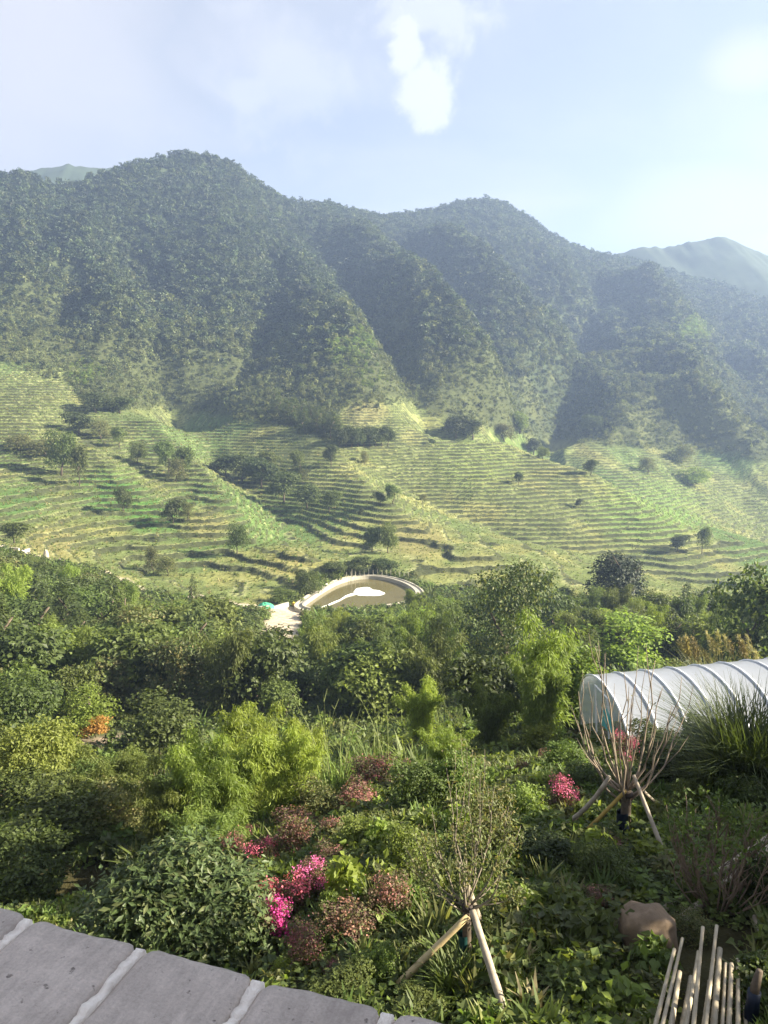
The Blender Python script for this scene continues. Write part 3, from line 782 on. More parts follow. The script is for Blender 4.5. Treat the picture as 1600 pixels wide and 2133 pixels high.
tag(o, 'still brown pond water inside the pale rim', 'water', kind='structure')
CONC = simple_mat('pale_concrete', (.42, .39, .31), .85, .6, .22, .2)
def offset_ring(P, d):
    out = []; n = len(P)
    for i in range(n):
        t = (P[(i + 1) % n] - P[i - 1]); t.z = 0; t.normalize(); nn = Vector((t.y, -t.x, 0))
        if nn.dot(P[i] - pond_c) < 0: nn = -nn
        out.append(P[i] + nn * d)
    return out
rim = empty('pond', pond_c)
tag(rim, 'small brown pond with a pale concrete rim curving round it', 'pond')
def ring_strip(name, d0, d1, zt, zb):
    A, B = offset_ring(PS, d0), offset_ring(PS, d1); n = len(PS); m = MB()
    vv = []
    for i in range(n):
        for q, z in ((A[i], zb), (A[i], zt), (B[i], zt), (B[i], zb)): vv.append((q.x - pond_c.x, q.y - pond_c.y, POND_Z + z - pond_c.z))
    ff = []
    for i in range(n):
        a, b = i * 4, ((i + 1) % n) * 4
        for k in range(3): ff.append((a + k, a + k + 1, b + k + 1, b + k))
    m.add(vv, ff); return m.build(name, CONC, rim)
ring_strip('kerb', 0, .35, .75, -.8); ring_strip('walkway', .36, 1.5, .42, -1.0); ring_strip('outer_kerb', 1.51, 1.85, .62, -1.2)
FOAM = simple_mat('white_foam', (.82, .82, .78), .9, 3, .06)
def lumpy_sheet(name, pts, z, mat, h=.12):
    P = closed_smooth([on_level(a, b, z) for a, b in pts], 3); c = sum(P, Vector()) / len(P)
    P = [c + (q - c) * (1 + .10 * float(fbm(np.array([q.x * 1.4]), np.array([q.y * 1.4]), 3, 12)[0])) for q in P]; m = MB(); n = len(P)
    vv = [(p.x - c.x, p.y - c.y, 0) for p in P] + [((p.x - c.x) * .86, (p.y - c.y) * .86, h) for p in P] + [(0, 0, h * 1.1)]
    ff = [(i, (i + 1) % n, n + (i + 1) % n, n + i) for i in range(n)] + [(n + i, n + (i + 1) % n, 2 * n) for i in range(n)]
    m.add(vv, ff); return m.build(name, mat, None, True, c)
o = lumpy_sheet('foam_patch', [(737, 1231), (742, 1225), (755, 1223), (770, 1223), (777, 1229), (790, 1230), (802, 1235), (800, 1239), (785, 1241), (765, 1241), (745, 1240), (738, 1236)], POND_Z + .02, FOAM)
tag(o, 'bright white foam patch floating on the brown pond', 'foam')
m = MB(); line = [on_level(a, b, POND_Z + .06) for a, b in ((655, 1268), (668, 1266), (682, 1261), (695, 1256), (708, 1250), (720, 1243), (730, 1239), (740, 1237))]
m.tube([p - line[0] + Vector((0, .25 * (i % 2), 0)) for i, p in enumerate(line)], [.10, .13, .11, .16, .12, .18, .22, .2], 6)
tag(m.build('foam_streak', FOAM, None, True, line[0]), 'thin white streak trailing from the foam patch to the pond corner', 'foam')
fence = empty('pond_fence', hit(790, 1200)); tag(fence, 'row of thin pale posts standing behind the pond', 'fence')
post_me = None
for i in range(15):
    p = on_level(722 + i * 9.2, 1203 + abs(i - 7) * 1.0 - 4, POND_Z + .3) 
    m = MB(); m.tube([(0, 0, -1), (.03, 0, 1.0), (0, .02, 1.9 + .3 * random.random())], [.05, .05, .04], 5)
    o = m.build('post', CONC, fence); o.location = Vector((p.x, p.y, float(ground(p.x, p.y)))) - fence.location
for px, lab in ((733, 'taller thin pale pole left standing beside the pond rim bend'), (740, 'shorter pole of the pair beside the pond rim bend')):
    p = hit(px, 1220); m = MB(); m.tube([(0, 0, -1), (0, 0, 1.5), (.04, 0, 3.6 if px == 733 else 2.8)], [.06, .055, .04], 6)
    o = m.build('thin_pole', CONC, None, False, p); tag(o, lab.replace(' left standing', ' standing'), 'pole', 'poles by the pond')
# low wall along the dirt yard, tarp and yellow bundle, pale wall by the path
def low_wall(pts, h, w, label):
    P = [hit(a, b) for a, b in pts]; c = P[0]; m = MB()
    for a, b in zip(P[:-1], P[1:]):
        d = (b - a); L = math.hypot(d.x, d.y); mid = (a + b) / 2 - c
        m.box((mid.x, mid.y, mid.z + h / 2 - .2), (L + .05, w, h + .4), math.atan2(d.y, d.x))
    o = m.build('low_wall', CONC, None, False, c); tag(o, label, 'low wall'); return o
low_wall([(506, 1272), (530, 1270), (560, 1267), (600, 1265)], .5, .5, 'low pale wall between the dirt yard and the green sheet')
low_wall([(-30, 1146), (10, 1149), (40, 1152), (62, 1158)], 1.0, .4, 'low pale wall beside the path at the picture edge')
def heap(name, px, py, w, d, h, mat, label, cat, seed=1):
    c = hit(px, py); m = MB(); nv, nh = 8, 18; vv, ff = [], []
    for i in range(nv + 1):
        t = i / nv * math.pi / 2
        for k in range(nh):
            a = 2 * math.pi * k / nh; q = 1 + .3 * float(fbm(np.array([math.cos(a) * 1.3 + i * .3]), np.array([math.sin(a) * 1.3]), 2, seed)[0])
            vv.append((math.cos(a) * math.cos(t) * w / 2 * q, math.sin(a) * math.cos(t) * d / 2 * q, math.sin(t) * h * q - .1))
    for i in range(nv):
        for k in range(nh): ff.append((i * nh + k, i * nh + (k + 1) % nh, (i + 1) * nh + (k + 1) % nh, (i + 1) * nh + k))
    m.add(vv, ff); o = m.build(name, mat, None, True, c); tag(o, label, cat); return o
heap('green_sheet', 552, 1266, 3.4, 2.2, 1.0, simple_mat('green_net', (.07, .36, .20), .7, 4, .2), 'bright green sheet heaped beside the pale wall near the pond', 'sheet', 3)
heap('yellow_bundle', 611, 1262, .9, .9, .9, simple_mat('yellow_paint', (.60, .42, .04), .6, 3, .15), 'small yellow bundle at the pond corner by the dirt yard', 'bundle', 5)
heap('pale_boulder', 97, 1163, 1.3, 1.3, 1.9, CONC, 'tall pale stone standing beside the path by the wood', 'boulder', 7)
heap('grey_rubble', 122, 1172, 3.4, 2.0, .8, simple_mat('rubble_grey', (.22, .2, .17), .9, 2, .4), 'low grey heap of rubble beside the tall pale stone', 'rubble heap', 8)

# ------------------------------------------------------------------ plant prototypes (unit height, about unit width)
def plant_mesh(name, seed, mat, n, L, W, k=7, R=.36, base=.12, **kw):
    r = R_(seed); V, F = crown_np(r, lobes_round(r, k, R, 1.0, base), n, L, W, **kw); return mesh_np(name, V, F, [mat])
TRUNKS = [limb_mesh('trunk', M['bark'], R_(500 + i), .70, .03, 5, .15) for i in range(3)]
BROAD = [('dark', plant_mesh('crown', 511, M['dark'], 3400, .066, .042, 10, spread=.045, base=.15)), ('dark', plant_mesh('crown', 512, M['dark'], 3600, .058, .038, 12, spread=.04, base=.15)),
         ('mid', plant_mesh('crown', 513, M['mid'], 3400, .062, .04, 11, spread=.045, base=.12)), ('mid', plant_mesh('crown', 514, M['mid'], 3800, .052, .034, 13, spread=.04, base=.1)),
         ('olive', plant_mesh('crown', 515, M['olive'], 3600, .055, .032, 11, spread=.05, base=.12)), ('light', plant_mesh('crown', 516, M['light'], 3600, .06, .036, 10, spread=.045, base=.1)),
         ('lime', plant_mesh('crown', 517, M['lime'], 3600, .054, .030, 10, spread=.045, base=.1)), ('glossy', plant_mesh('crown', 518, M['glossy'], 3600, .058, .034, 11, spread=.045, base=.1))]
def bam(seed, mat, **kw):
    (V, F), m = bamboo_np(R_(seed), **kw); return mesh_np('foliage', V, F, [mat]), m.mesh('culms', M['stem'])
BAM = [('light', *bam(521, M['light'], culms=10, sprigs=80, per=8, L=.05, W=.0095)), ('lime', *bam(522, M['lime'], culms=10, sprigs=80, per=8, L=.05, W=.0095)), ('mid', *bam(523, M['mid'], culms=10, sprigs=80, per=8, L=.05, W=.0095))]
CON = [('dark', mesh_np('crown', *conifer_np(R_(531), 1800, .30), [M['dark']])), ('mid', mesh_np('crown', *conifer_np(R_(532), 1800, .27), [M['dark']]))]
def stand(name, parts, p, w, h, rz, label, cat, group=None):
    """an Empty at the base with one child per part; copies share their meshes"""
    t = empty(name, p, rz, (w, w, h)); tag(t, label, cat, group)
    for nm, me_ in parts: link(nm, me_, t)
    return t

# ------------------------------------------------------------------ single trees on the terraces
TT = [  # px, base row, width px, height px, kind, label
    (128, 992, 70, 92, 'mid', 'tall rounded tree beside the green field, taller of a close pair'),
    (166, 1012, 42, 78, 'mid', 'narrow tree just below the tall rounded tree by the green field'),
    (95, 952, 80, 34, 'olive', 'low broad shrub mass on the upper terraces near the picture edge'),
    (40, 940, 70, 30, 'olive', 'low bush beside a terrace edge at the margin of the picture'),
    (248, 932, 34, 40, 'mid', 'small grey-green tree at the head of the central steps'),
    (286, 966, 36, 44, 'mid', 'small round tree on the terraces above the green field'),
    (352, 985, 48, 62, 'mid', 'pale green tree in the cluster above the yellow spur'),
    (385, 995, 46, 60, 'mid', 'darker tree in the cluster above the yellow spur'),
    (366, 1004, 40, 44, 'olive', 'lowest bush of the cluster above the yellow spur'),
    (257, 1066, 36, 50, 'dark', 'dark pointed tree alone in the bright green field'),
    (362, 1091, 50, 52, 'dark', 'dark round tree on the yellow slope below the ditch'),
    (392, 1082, 28, 34, 'olive', 'small bush beside the dark round tree on the yellow slope'),
    (494, 1154, 44, 62, 'mid', 'upright green tree at the end of the yellow slope'),
    (470, 990, 60, 44, 'dark', 'uppermost tree in the dark gully between terraces'),
    (505, 1004, 66, 56, 'dark', 'big round tree in the dark gully between terraces'),
    (545, 1018, 66, 60, 'dark', 'tallest tree in the dark gully between terraces'),
    (592, 1048, 66, 62, 'dark', 'broad tree at the lower part of the dark gully'),
    (640, 1062, 56, 50, 'dark', 'last tree down the dark gully beside the terraces'),
    (560, 985, 50, 40, 'mid', 'green tree on the rim above the dark gully'),
    (686, 1066, 44, 42, 'mid', 'round lit tree standing clear below the dark gully'),
    (625, 988, 34, 44, 'mid', 'small round-headed tree between the gully and the spur top'),
    (632, 1008, 22, 28, 'olive', 'little bush under the small round-headed tree'),
    (690, 973, 32, 44, 'dark', 'upright dark tree on the crest of the middle spur'),
    (760, 968, 20, 26, 'olive', 'thin bush on the terraces past the middle spur crest'),
    (752, 1078, 12, 20, 'dark', 'tiny tree alone on the lower middle terraces'),
    (792, 1052, 28, 28, 'dark', 'low tree of a pair on the edge of the middle spur'),
    (818, 1052, 34, 40, 'mid', 'taller tree of a pair on the edge of the middle spur'),
    (775, 1150, 44, 54, 'dark', 'dark tree of a pair just above the pond hedge'),
    (808, 1152, 42, 62, 'mid', 'lit tree of a pair just above the pond hedge'),
    (880, 1046, 22, 16, 'olive', 'low bush on the lip of a broad middle terrace'),
    (899, 926, 16, 12, 'dark', 'tiny dark bush alone near the top of the big terraced spur'),
    (1080, 1009, 22, 26, 'dark', 'small dark tree alone in the middle of the big terraced spur'),
    (1205, 1058, 16, 20, 'dark', 'tiny umbrella-shaped tree on the big terraced spur'),
    (1230, 992, 30, 32, 'dark', 'round tree on the crest of the big terraced spur'),
    (1112, 948, 34, 34, 'dark', 'dark bush where the spur crest meets the wooded gully'),
    (1130, 956, 26, 24, 'mid', 'pale bush next along the crest from the wooded gully'),
    (1462, 1155, 34, 54, 'mid', 'hazy upright tree low on the big terraced spur'),
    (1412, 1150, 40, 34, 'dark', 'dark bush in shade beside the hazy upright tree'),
    (950, 914, 66, 48, 'dark', 'dark leafy thicket at the gully mouth above the big spur'),
    (985, 917, 50, 40, 'dark', 'smaller dark thicket beside the gully mouth'),
    (1050, 922, 54, 34, 'olive', 'grey-green thicket on the upper rim of the big spur'),
    (1082, 905, 36, 44, 'light', 'pale feathery tree on the upper rim of the big spur'),
    (1230, 900, 44, 34, 'mid', 'pale rounded tree on the shaded far terraces'),
    (1350, 985, 40, 30, 'olive', 'dim bush in the haze of the far terraces'),
    (1450, 1008, 80, 34, 'lime', 'pale green patch of shrubs on the far terraces'),
    (1420, 965, 70, 36, 'olive', 'broad hazy thicket at the edge of the far terraces'),
    (1170, 1258, 46, 34, 'dark', 'low dark tree beside the big black-green tree'),
    (1145, 1256, 20, 22, 'dark', 'small bush below the low dark tree on the terrace end'),
    (700, 1200, 54, 32, 'dark', 'dark hedge tree above the bend of the pond rim'),
    (745, 1196, 56, 34, 'dark', 'middle tree of the dark hedge behind the pond'),
    (800, 1198, 58, 34, 'dark', 'last tree of the dark hedge behind the pond'),
    (645, 1242, 50, 52, 'mid', 'green bush beside the sloping pond rim'),
    (632, 1226, 34, 40, 'dark', 'dark bush above the sloping pond rim'),
    (585, 1256, 60, 28, 'light', 'light green bush behind the pale yard wall'),
    (200, 860, 70, 40, 'dark', 'dark tree group at the top of the stepped slope'),
    (250, 862, 60, 34, 'dark', 'second dark tree along the top of the stepped slope'),
    (165, 905, 60, 44, 'dark', 'dark round thicket between the bands of terraces'),
    (210, 915, 50, 36, 'olive', 'grey thicket between the bands of terraces'),
    (320, 1195, 30, 54, 'olive', 'dim pointed tree at the foot of the yellow terraces'),
    (350, 1200, 40, 40, 'olive', 'brownish bush at the foot of the yellow terraces'),
    (30, 1132, 64, 44, 'mid', 'bushy tree over the pale wall at the picture edge'),
]
for i in range(16):   # the dark stand above the terraces
    px = 575 + i * 9 + random.uniform(-6, 6); py = 868 + i * 3.2 + random.uniform(-10, 10)
    TT.append((px, py, 40, 52, 'con', i))
for i in range(9):
    TT.append((708 + i * 12.5, 932 + random.uniform(-3, 4), 32, 40, 'dark', i))
NTH = ['first', 'second', 'third', 'fourth', 'fifth', 'sixth', 'seventh', 'eighth', 'ninth', 'tenth', 'eleventh', 'twelfth', 'thirteenth', 'fourteenth', 'fifteenth', 'last']
kinds = {}
for i, (k_, _m) in enumerate(BROAD): kinds.setdefault(k_, []).append(i)
ri = random.Random(9)
for px, py, w, h, kd, lab in TT:
    p = hit(px, py); s = mpp(p); p = p - Vector((0, 0, .15))
    if kd == 'con':
        stand('conifer', [('crown', CON[ri.randrange(2)][1]), ('trunk', TRUNKS[0])], p, w * s * 1.6, h * s, ri.uniform(0, 6.28),
              f'dark conifer, {NTH[lab]} along the dense sloping stand above the middle terraces', 'tree', 'conifers of the dark stand above the middle terraces'); continue
    grp = None
    if isinstance(lab, int): lab, grp = f'dark tree, {NTH[lab]} along the low dark row above the middle terraces', 'trees of the dark block above the middle terraces'
    stand('broadleaf_tree', [('crown', BROAD[ri.choice(kinds[kd])][1]), ('trunk', TRUNKS[ri.randrange(3)])], p, w * s * 1.05, h * s * 1.05, ri.uniform(0, 6.28), lab, 'tree', grp or 'trees scattered over the terraces')
# the big black-green tree
p = hit(1283, 1266); s = mpp(p)
r = R_(541)
lob = [(0, 0, .62, .36, .36, .3), (-.28, .05, .45, .22, .25, .2), (.27, 0, .47, .22, .25, .22), (0, .1, .8, .26, .26, .18), (-.18, -.15, .66, .22, .2, .2), (.2, -.1, .68, .2, .2, .2), (-.3, -.1, .3, .16, .2, .12), (.26, .1, .28, .15, .2, .1), (-.1, -.28, .42, .2, .15, .16), (.1, -.25, .34, .16, .14, .1)]
V_, F_ = crown_np(r, lob, 5200, .050, .03, spread=.035, shell=.2)
stand('broadleaf_tree', [('crown', mesh_np('crown', V_, F_, [leaf_mat('leaf_black_green', (.034, .046, .020), .4, .02, .2)])), ('trunk', limb_mesh('trunk', M['bark'], R_(542), .8, .035, 12, .4))], p - Vector((0, 0, .2)), 138 * s, 118 * s, .6,
      'big dome-shaped dark tree with visible limbs below the terraces', 'tree')

# ------------------------------------------------------------------ the wood between garden and valley
WOOD_TOP = ([-80, 0, 120, 200, 300, 420, 500, 560, 640, 700, 850, 880, 1000, 1150, 1200, 1300, 1450, 1700], [1212, 1215, 1228, 1250, 1285, 1310, 1345, 1385, 1358, 1352, 1345, 1300, 1290, 1290, 1302, 1300, 1285, 1280])
WOOD_BOT = ([-80, 160, 240, 420, 640, 1180, 1230, 1700], [1585, 1575, 1535, 1540, 1530, 1560, 1405, 1375])
ORD = ['', 'closest', 'second closest', 'third closest', 'fourth closest', 'fifth closest', 'sixth closest', 'seventh closest', 'eighth closest', 'ninth closest', 'tenth closest', 'eleventh closest', 'twelfth closest', 'thirteenth closest']
LM = [('dirt yard', 590, 1330), ('brown pond', 790, 1260), ('dome-shaped dark tree', 1283, 1250), ('greenhouse end wall', 1240, 1420), ('yellow-green tree', 95, 1560), ('shady lane', 430, 1445),
      ('pale terrace path', 215, 1200), ('orange-leaved bush', 200, 1520), ('tall pale stone', 97, 1180), ('tall green stalks', 720, 1500), ('glossy round tree', 1050, 1300), ('plumed grass', 1500, 1370)]
wood = []
r = random.Random(21)
py = 1205.0
while py < 1590:
    dep = py - 1100
    stepx = 30 + (py - 1205) * .165
    px = -70 + r.uniform(0, stepx)
    while px < 1680:
        x, y = px + r.uniform(-.35, .35) * stepx, py + r.uniform(-9, 9)
        if np.interp(x, *WOOD_TOP) < y < np.interp(x, *WOOD_BOT): wood.append((x, y))
        px += stepx
    py += 12 + (py - 1205) * .085
EXCL = [(1050, 1420, 105, 120), (1283, 1262, 70, 22)]
cand = []
for x, y in wood:
    if 520 < x < 625 and y < 1440: continue
    if any(abs(x - a) < c and abs(y - b) < d for a, b, c, d in EXCL): continue
    p = hit(x, y)
    if poly_dist(np.array([p.x]), np.array([p.y]), LANE)[0] < 2.2 or poly_dist(np.array([p.x]), np.array([p.y]), ROAD)[0] < 4.5 or poly_dist(np.array([p.x]), np.array([p.y]), PATH)[0] < 2.0: continue
    cand.append((x, y, p))
if len(cand) > 285: r.shuffle(cand); cand = cand[:285]
NAMES = {'dark': 'dark green bushy tree', 'mid': 'mid green bushy tree', 'olive': 'dull olive bushy tree', 'light': 'light green bushy tree', 'lime': 'bright lime bushy tree', 'glossy': 'glossy leafed tree'}
recs = []
for x, y, p in cand:
    s = mpp(p); u = r.random() + .3 * float(fbm(np.array([x / 90]), np.array([y / 70]), 2, 71)[0])
    left = x < 560
    if u < .12 and y < 1450: kd = 'con'
    elif u < (.46 if not left else .30): kd = 'bam'
    else: kd = 'br'
    H = r.uniform(4.4, 7.6) if p.y > 55 else r.uniform(3.2, 4.8) * (.75 + p.y / 200)
    if x > 1180: H *= .8
    if 640 < x < 860 and y < 1400: H = min(H, (y - 1276) * s * 1.0)
    if x < 560: H = min(H, max(1.6, (y - np.interp(x, [-100, 0, 60, 120, 200, 250, 290, 330, 450, 560], [1150, 1152, 1164, 1172, 1194, 1210, 1236, 1244, 1254, 1290]) - 2) * s))
    if 535 < x < 640 and y < 1460: H = min(H, max(1.2, (y - 1342) * s * .8))
    recs.append((x, y, p, s, kd, H))
rank = {}
out = []
for x, y, p, s, kd, H in recs:
    if kd == 'con': sp, desc = 'conifer', 'dark pointed conifer'; v = r.randrange(2)
    elif kd == 'bam':
        v = r.choices([0, 1, 2], [.42, .34, .24])[0]; sp, desc = 'bamboo_clump', {'light': 'light green bamboo clump', 'lime': 'yellow-green bamboo clump', 'mid': 'mid green bamboo clump'}[BAM[v][0]]
    else:
        wts = [.17, .15, .2, .18, .11, .12, .04, .03] if x < 640 else [.10, .10, .2, .17, .12, .16, .09, .06]
        v = r.choices(range(8), wts)[0]; sp, desc = 'broadleaf_tree', NAMES[BROAD[v][0]]
    cy = y - H / s * .5
    ds = sorted((math.hypot(x - a, (cy - b) * 1.3), n) for n, a, b in LM)
    out.append([x, y, p, s, kd, H, v, sp, desc, ds[0][1], ds[0][0]])
for k in range(len(out)):
    same = sorted([q[10] for q in out if q[8] == out[k][8] and q[9] == out[k][9]])
    i = same.index(out[k][10]) + 1
    x, y, p, s, kd, H, v, sp, desc, lm, _ = out[k]
    if i < len(ORD): lab, grp = f'{desc}, {ORD[i]} of its kind to the {lm}', 'trees of the wood below the garden'
    else: lab, grp = f'{desc} deep in the wood beyond those by the {lm}', f'{desc}s in the thick of the wood near the {lm}'
    wv = H * (r.uniform(.85, 1.25) if kd == 'br' else 1)
    if kd == 'con': parts = [('crown', CON[v][1]), ('trunk', TRUNKS[0])]; H *= 1.25; wv = H * 1.15
    elif kd == 'bam': parts = [('foliage', BAM[v][1]), ('culms', BAM[v][2])]; H *= 1.25; wv = H * .95
    else: parts = [('crown', BROAD[v][1]), ('trunk', TRUNKS[r.randrange(3)])]
    stand(sp, parts, p - Vector((0, 0, .1)), wv, H, r.uniform(0, 6.28), lab, 'bamboo' if kd == 'bam' else 'tree', grp)
# ------------------------------------------------------------------ garden: ground cover
def heart_leaves(seed, mat, n, L, W, spread=.5, h=.35, per=3):
    r_ = R_(seed); a = r_.uniform(0, 6.28, n); q = np.sqrt(r_.uniform(0, 1, n)) * spread
    P = np.stack([np.cos(a) * q, np.sin(a) * q, r_.uniform(.05, h, n) * (1.1 - q / spread * .6)], 1)
    Nn = unit(r_.normal(size=(n, 3)) * .38 + np.array([0, 0, 1.0])); T = unit(r_.normal(size=(n, 3)) * np.array([1, 1, .25])); T = unit(T - Nn * (T * Nn).sum(1, keepdims=True))
    s = r_.uniform(.6, 1.25, n); S = np.cross(Nn, T); Ls = (L * s)[:, None]; Ws = (W * s)[:, None]
    base = P + T * Ls * .14
    ring = [base, P + S * Ws * .34 - T * Ls * .03 , P + S * Ws * .5 + T * Ls * .32 + Nn * Ws * .1, P + T * Ls - Nn * Ls * .15, P - S * Ws * .5 + T * Ls * .32 + Nn * Ws * .1, P - S * Ws * .34 - T * Ls * .03]
    V = np.stack(ring, 1).reshape(-1, 3); o_ = np.arange(n) * 6
    F = np.concatenate([np.stack([o_, o_ + 1, o_ + 2, o_ + 3], 1), np.stack([o_, o_ + 3, o_ + 4, o_ + 5], 1)])
    return mesh_np('vine', V, F, [mat])
near = lambda X, Y: poly_dist(X, Y, DIRT2) > 1.0
patch_n = lambda X, Y, s, seed: fbm(X / s, Y / s, 3, seed)
VIN = [heart_leaves(601, M['mid'], 46, .115, .105), heart_leaves(602, M['light'], 42, .10, .095), heart_leaves(603, M['dark'], 44, .125, .115)]
def pole_clear(px, py): return ~((np.hypot((px - 145) / 105, (py - 1835) / 62) < 1)) & ~((px > 1350) & (px < 1570) & (py > 1925)) & ~(np.hypot(px - 1348, (py - 1960) * 1.2) < 75)
def acc_v(X, Y, Z, px, py, r): return pole_clear(px, py) & (patch_n(X, Y, 1.8, 611) + .45 * (Y < 9.5) * (px > 650) > -.02) & (r.uniform(size=len(X)) < .8)
scatter_land('vine_cover', 5200, R_(610), (5.0, 17), acc_v, lambda X, Y, Z, px, py, r: r.uniform(.45, .85, len(X)), VIN, [.45, .25, .3],
             'broad leafed vines carpeting the garden ground', 'vines', 0, .12)
WEE = [clump_mesh(621, M['light'], 120), clump_mesh(622, M['mid'], 120), clump_mesh(623, M['olive'], 120), clump_mesh(624, M['lime'], 100)]
def acc_w(X, Y, Z, px, py, r): return pole_clear(px, py) & (patch_n(X, Y, 1.5, 631) > -.15)
scatter_land('weeds', 5200, R_(630), (5.0, 23), acc_w, lambda X, Y, Z, px, py, r: r.uniform(.22, .55, len(X)), WEE, [.3, .34, .24, .12],
             'small leafed weeds between the garden shrubs', 'weeds', 0, .12)
GRA = [tuft_mesh(641, M['grass'], 30, 1.0), tuft_mesh(642, M['tuft'], 26, 1.0), tuft_mesh(643, M['dry'], 14, .8)]
scatter_land('grass', 6500, R_(640), (5.0, 25), lambda X, Y, Z, px, py, r: (patch_n(X, Y, 1.3, 651) > -.1) & pole_clear(px, py), lambda X, Y, Z, px, py, r: r.uniform(.18, .42, len(X)), GRA, [.62, .34, .04],
             'grass tufts growing over the garden ground', 'grass', 0, .12)

# ------------------------------------------------------------------ garden: shrubs
SH = {
    'small': plant_mesh('foliage', 651, M['mid'], 4200, .055, .032, 12, base=.05, spread=.035, per=8),
    'light': plant_mesh('foliage', 652, M['light'], 3600, .065, .036, 11, base=.05, spread=.04, per=8),
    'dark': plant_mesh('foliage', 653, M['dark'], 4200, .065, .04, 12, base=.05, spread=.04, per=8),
    'olive': plant_mesh('foliage', 654, M['olive'], 3600, .055, .03, 12, base=.05, spread=.045, per=8),
    'lime': plant_mesh('foliage', 655, M['lime'], 3200, .075, .05, 10, base=.05, spread=.05, per=6),
    'bigleaf': plant_mesh('foliage', 656, M['lime'], 640, .16, .14, 9, base=.05, spread=.07, per=4, shell=.3),
    'bigdark': plant_mesh('foliage', 657, M['mid'], 900, .13, .10, 9, base=.05, spread=.07, per=4, shell=.3),
}
STEMS = [limb_mesh('stem', M['twig'], R_(660 + i), .6, .018, 10, .26, 5) for i in range(2)]
LORO = [plant_mesh('foliage', 671 + i, M['purple'], 2200, .055, .034, 12, base=.12, spread=.05, per=7, shell=.28) for i in range(2)]
def blossom(seed, mat, n, part):
    r_ = R_(seed); lob = lobes_round(r_, 9, .36, 1.02, .25); lob = [q for q in lob if r_.random() < part] or lob[:2]
    V, F = crown_np(r_, lob, n, .055, .038, per=7, spread=.075, shell=.28, up=.7, lowcut=-.1); return mesh_np('blossom', V, F, [mat])
BLO = {'pink': blossom(681, M['pink'], 850, .6), 'magenta': blossom(682, M['magenta'], 1250, .75), 'rose': blossom(683, M['rose'], 600, .5), 'few': blossom(684, M['rose'], 380, .5)}
g_r = random.Random(33)
def shrub(kind, px, pyb, w, h, label, cat='shrub', group=None, name='shrub'):
    p = hit(px, pyb); s = mpp(p); rz = g_r.uniform(0, 6.28)
    if kind in BLO: parts = [('foliage', LORO[g_r.randrange(2)]), ('stem', STEMS[0]), ('blossom', BLO[kind])]; name = 'flowering_shrub'; group = group or 'fringe flower shrubs in the garden'
    else: parts = [('foliage', SH[kind]), ('stem', STEMS[1])]; group = group or 'leafy shrubs in the garden'
    return stand(name, parts, p - Vector((0, 0, .04)), w * s, h * s * 1.12, rz, label, cat, group)
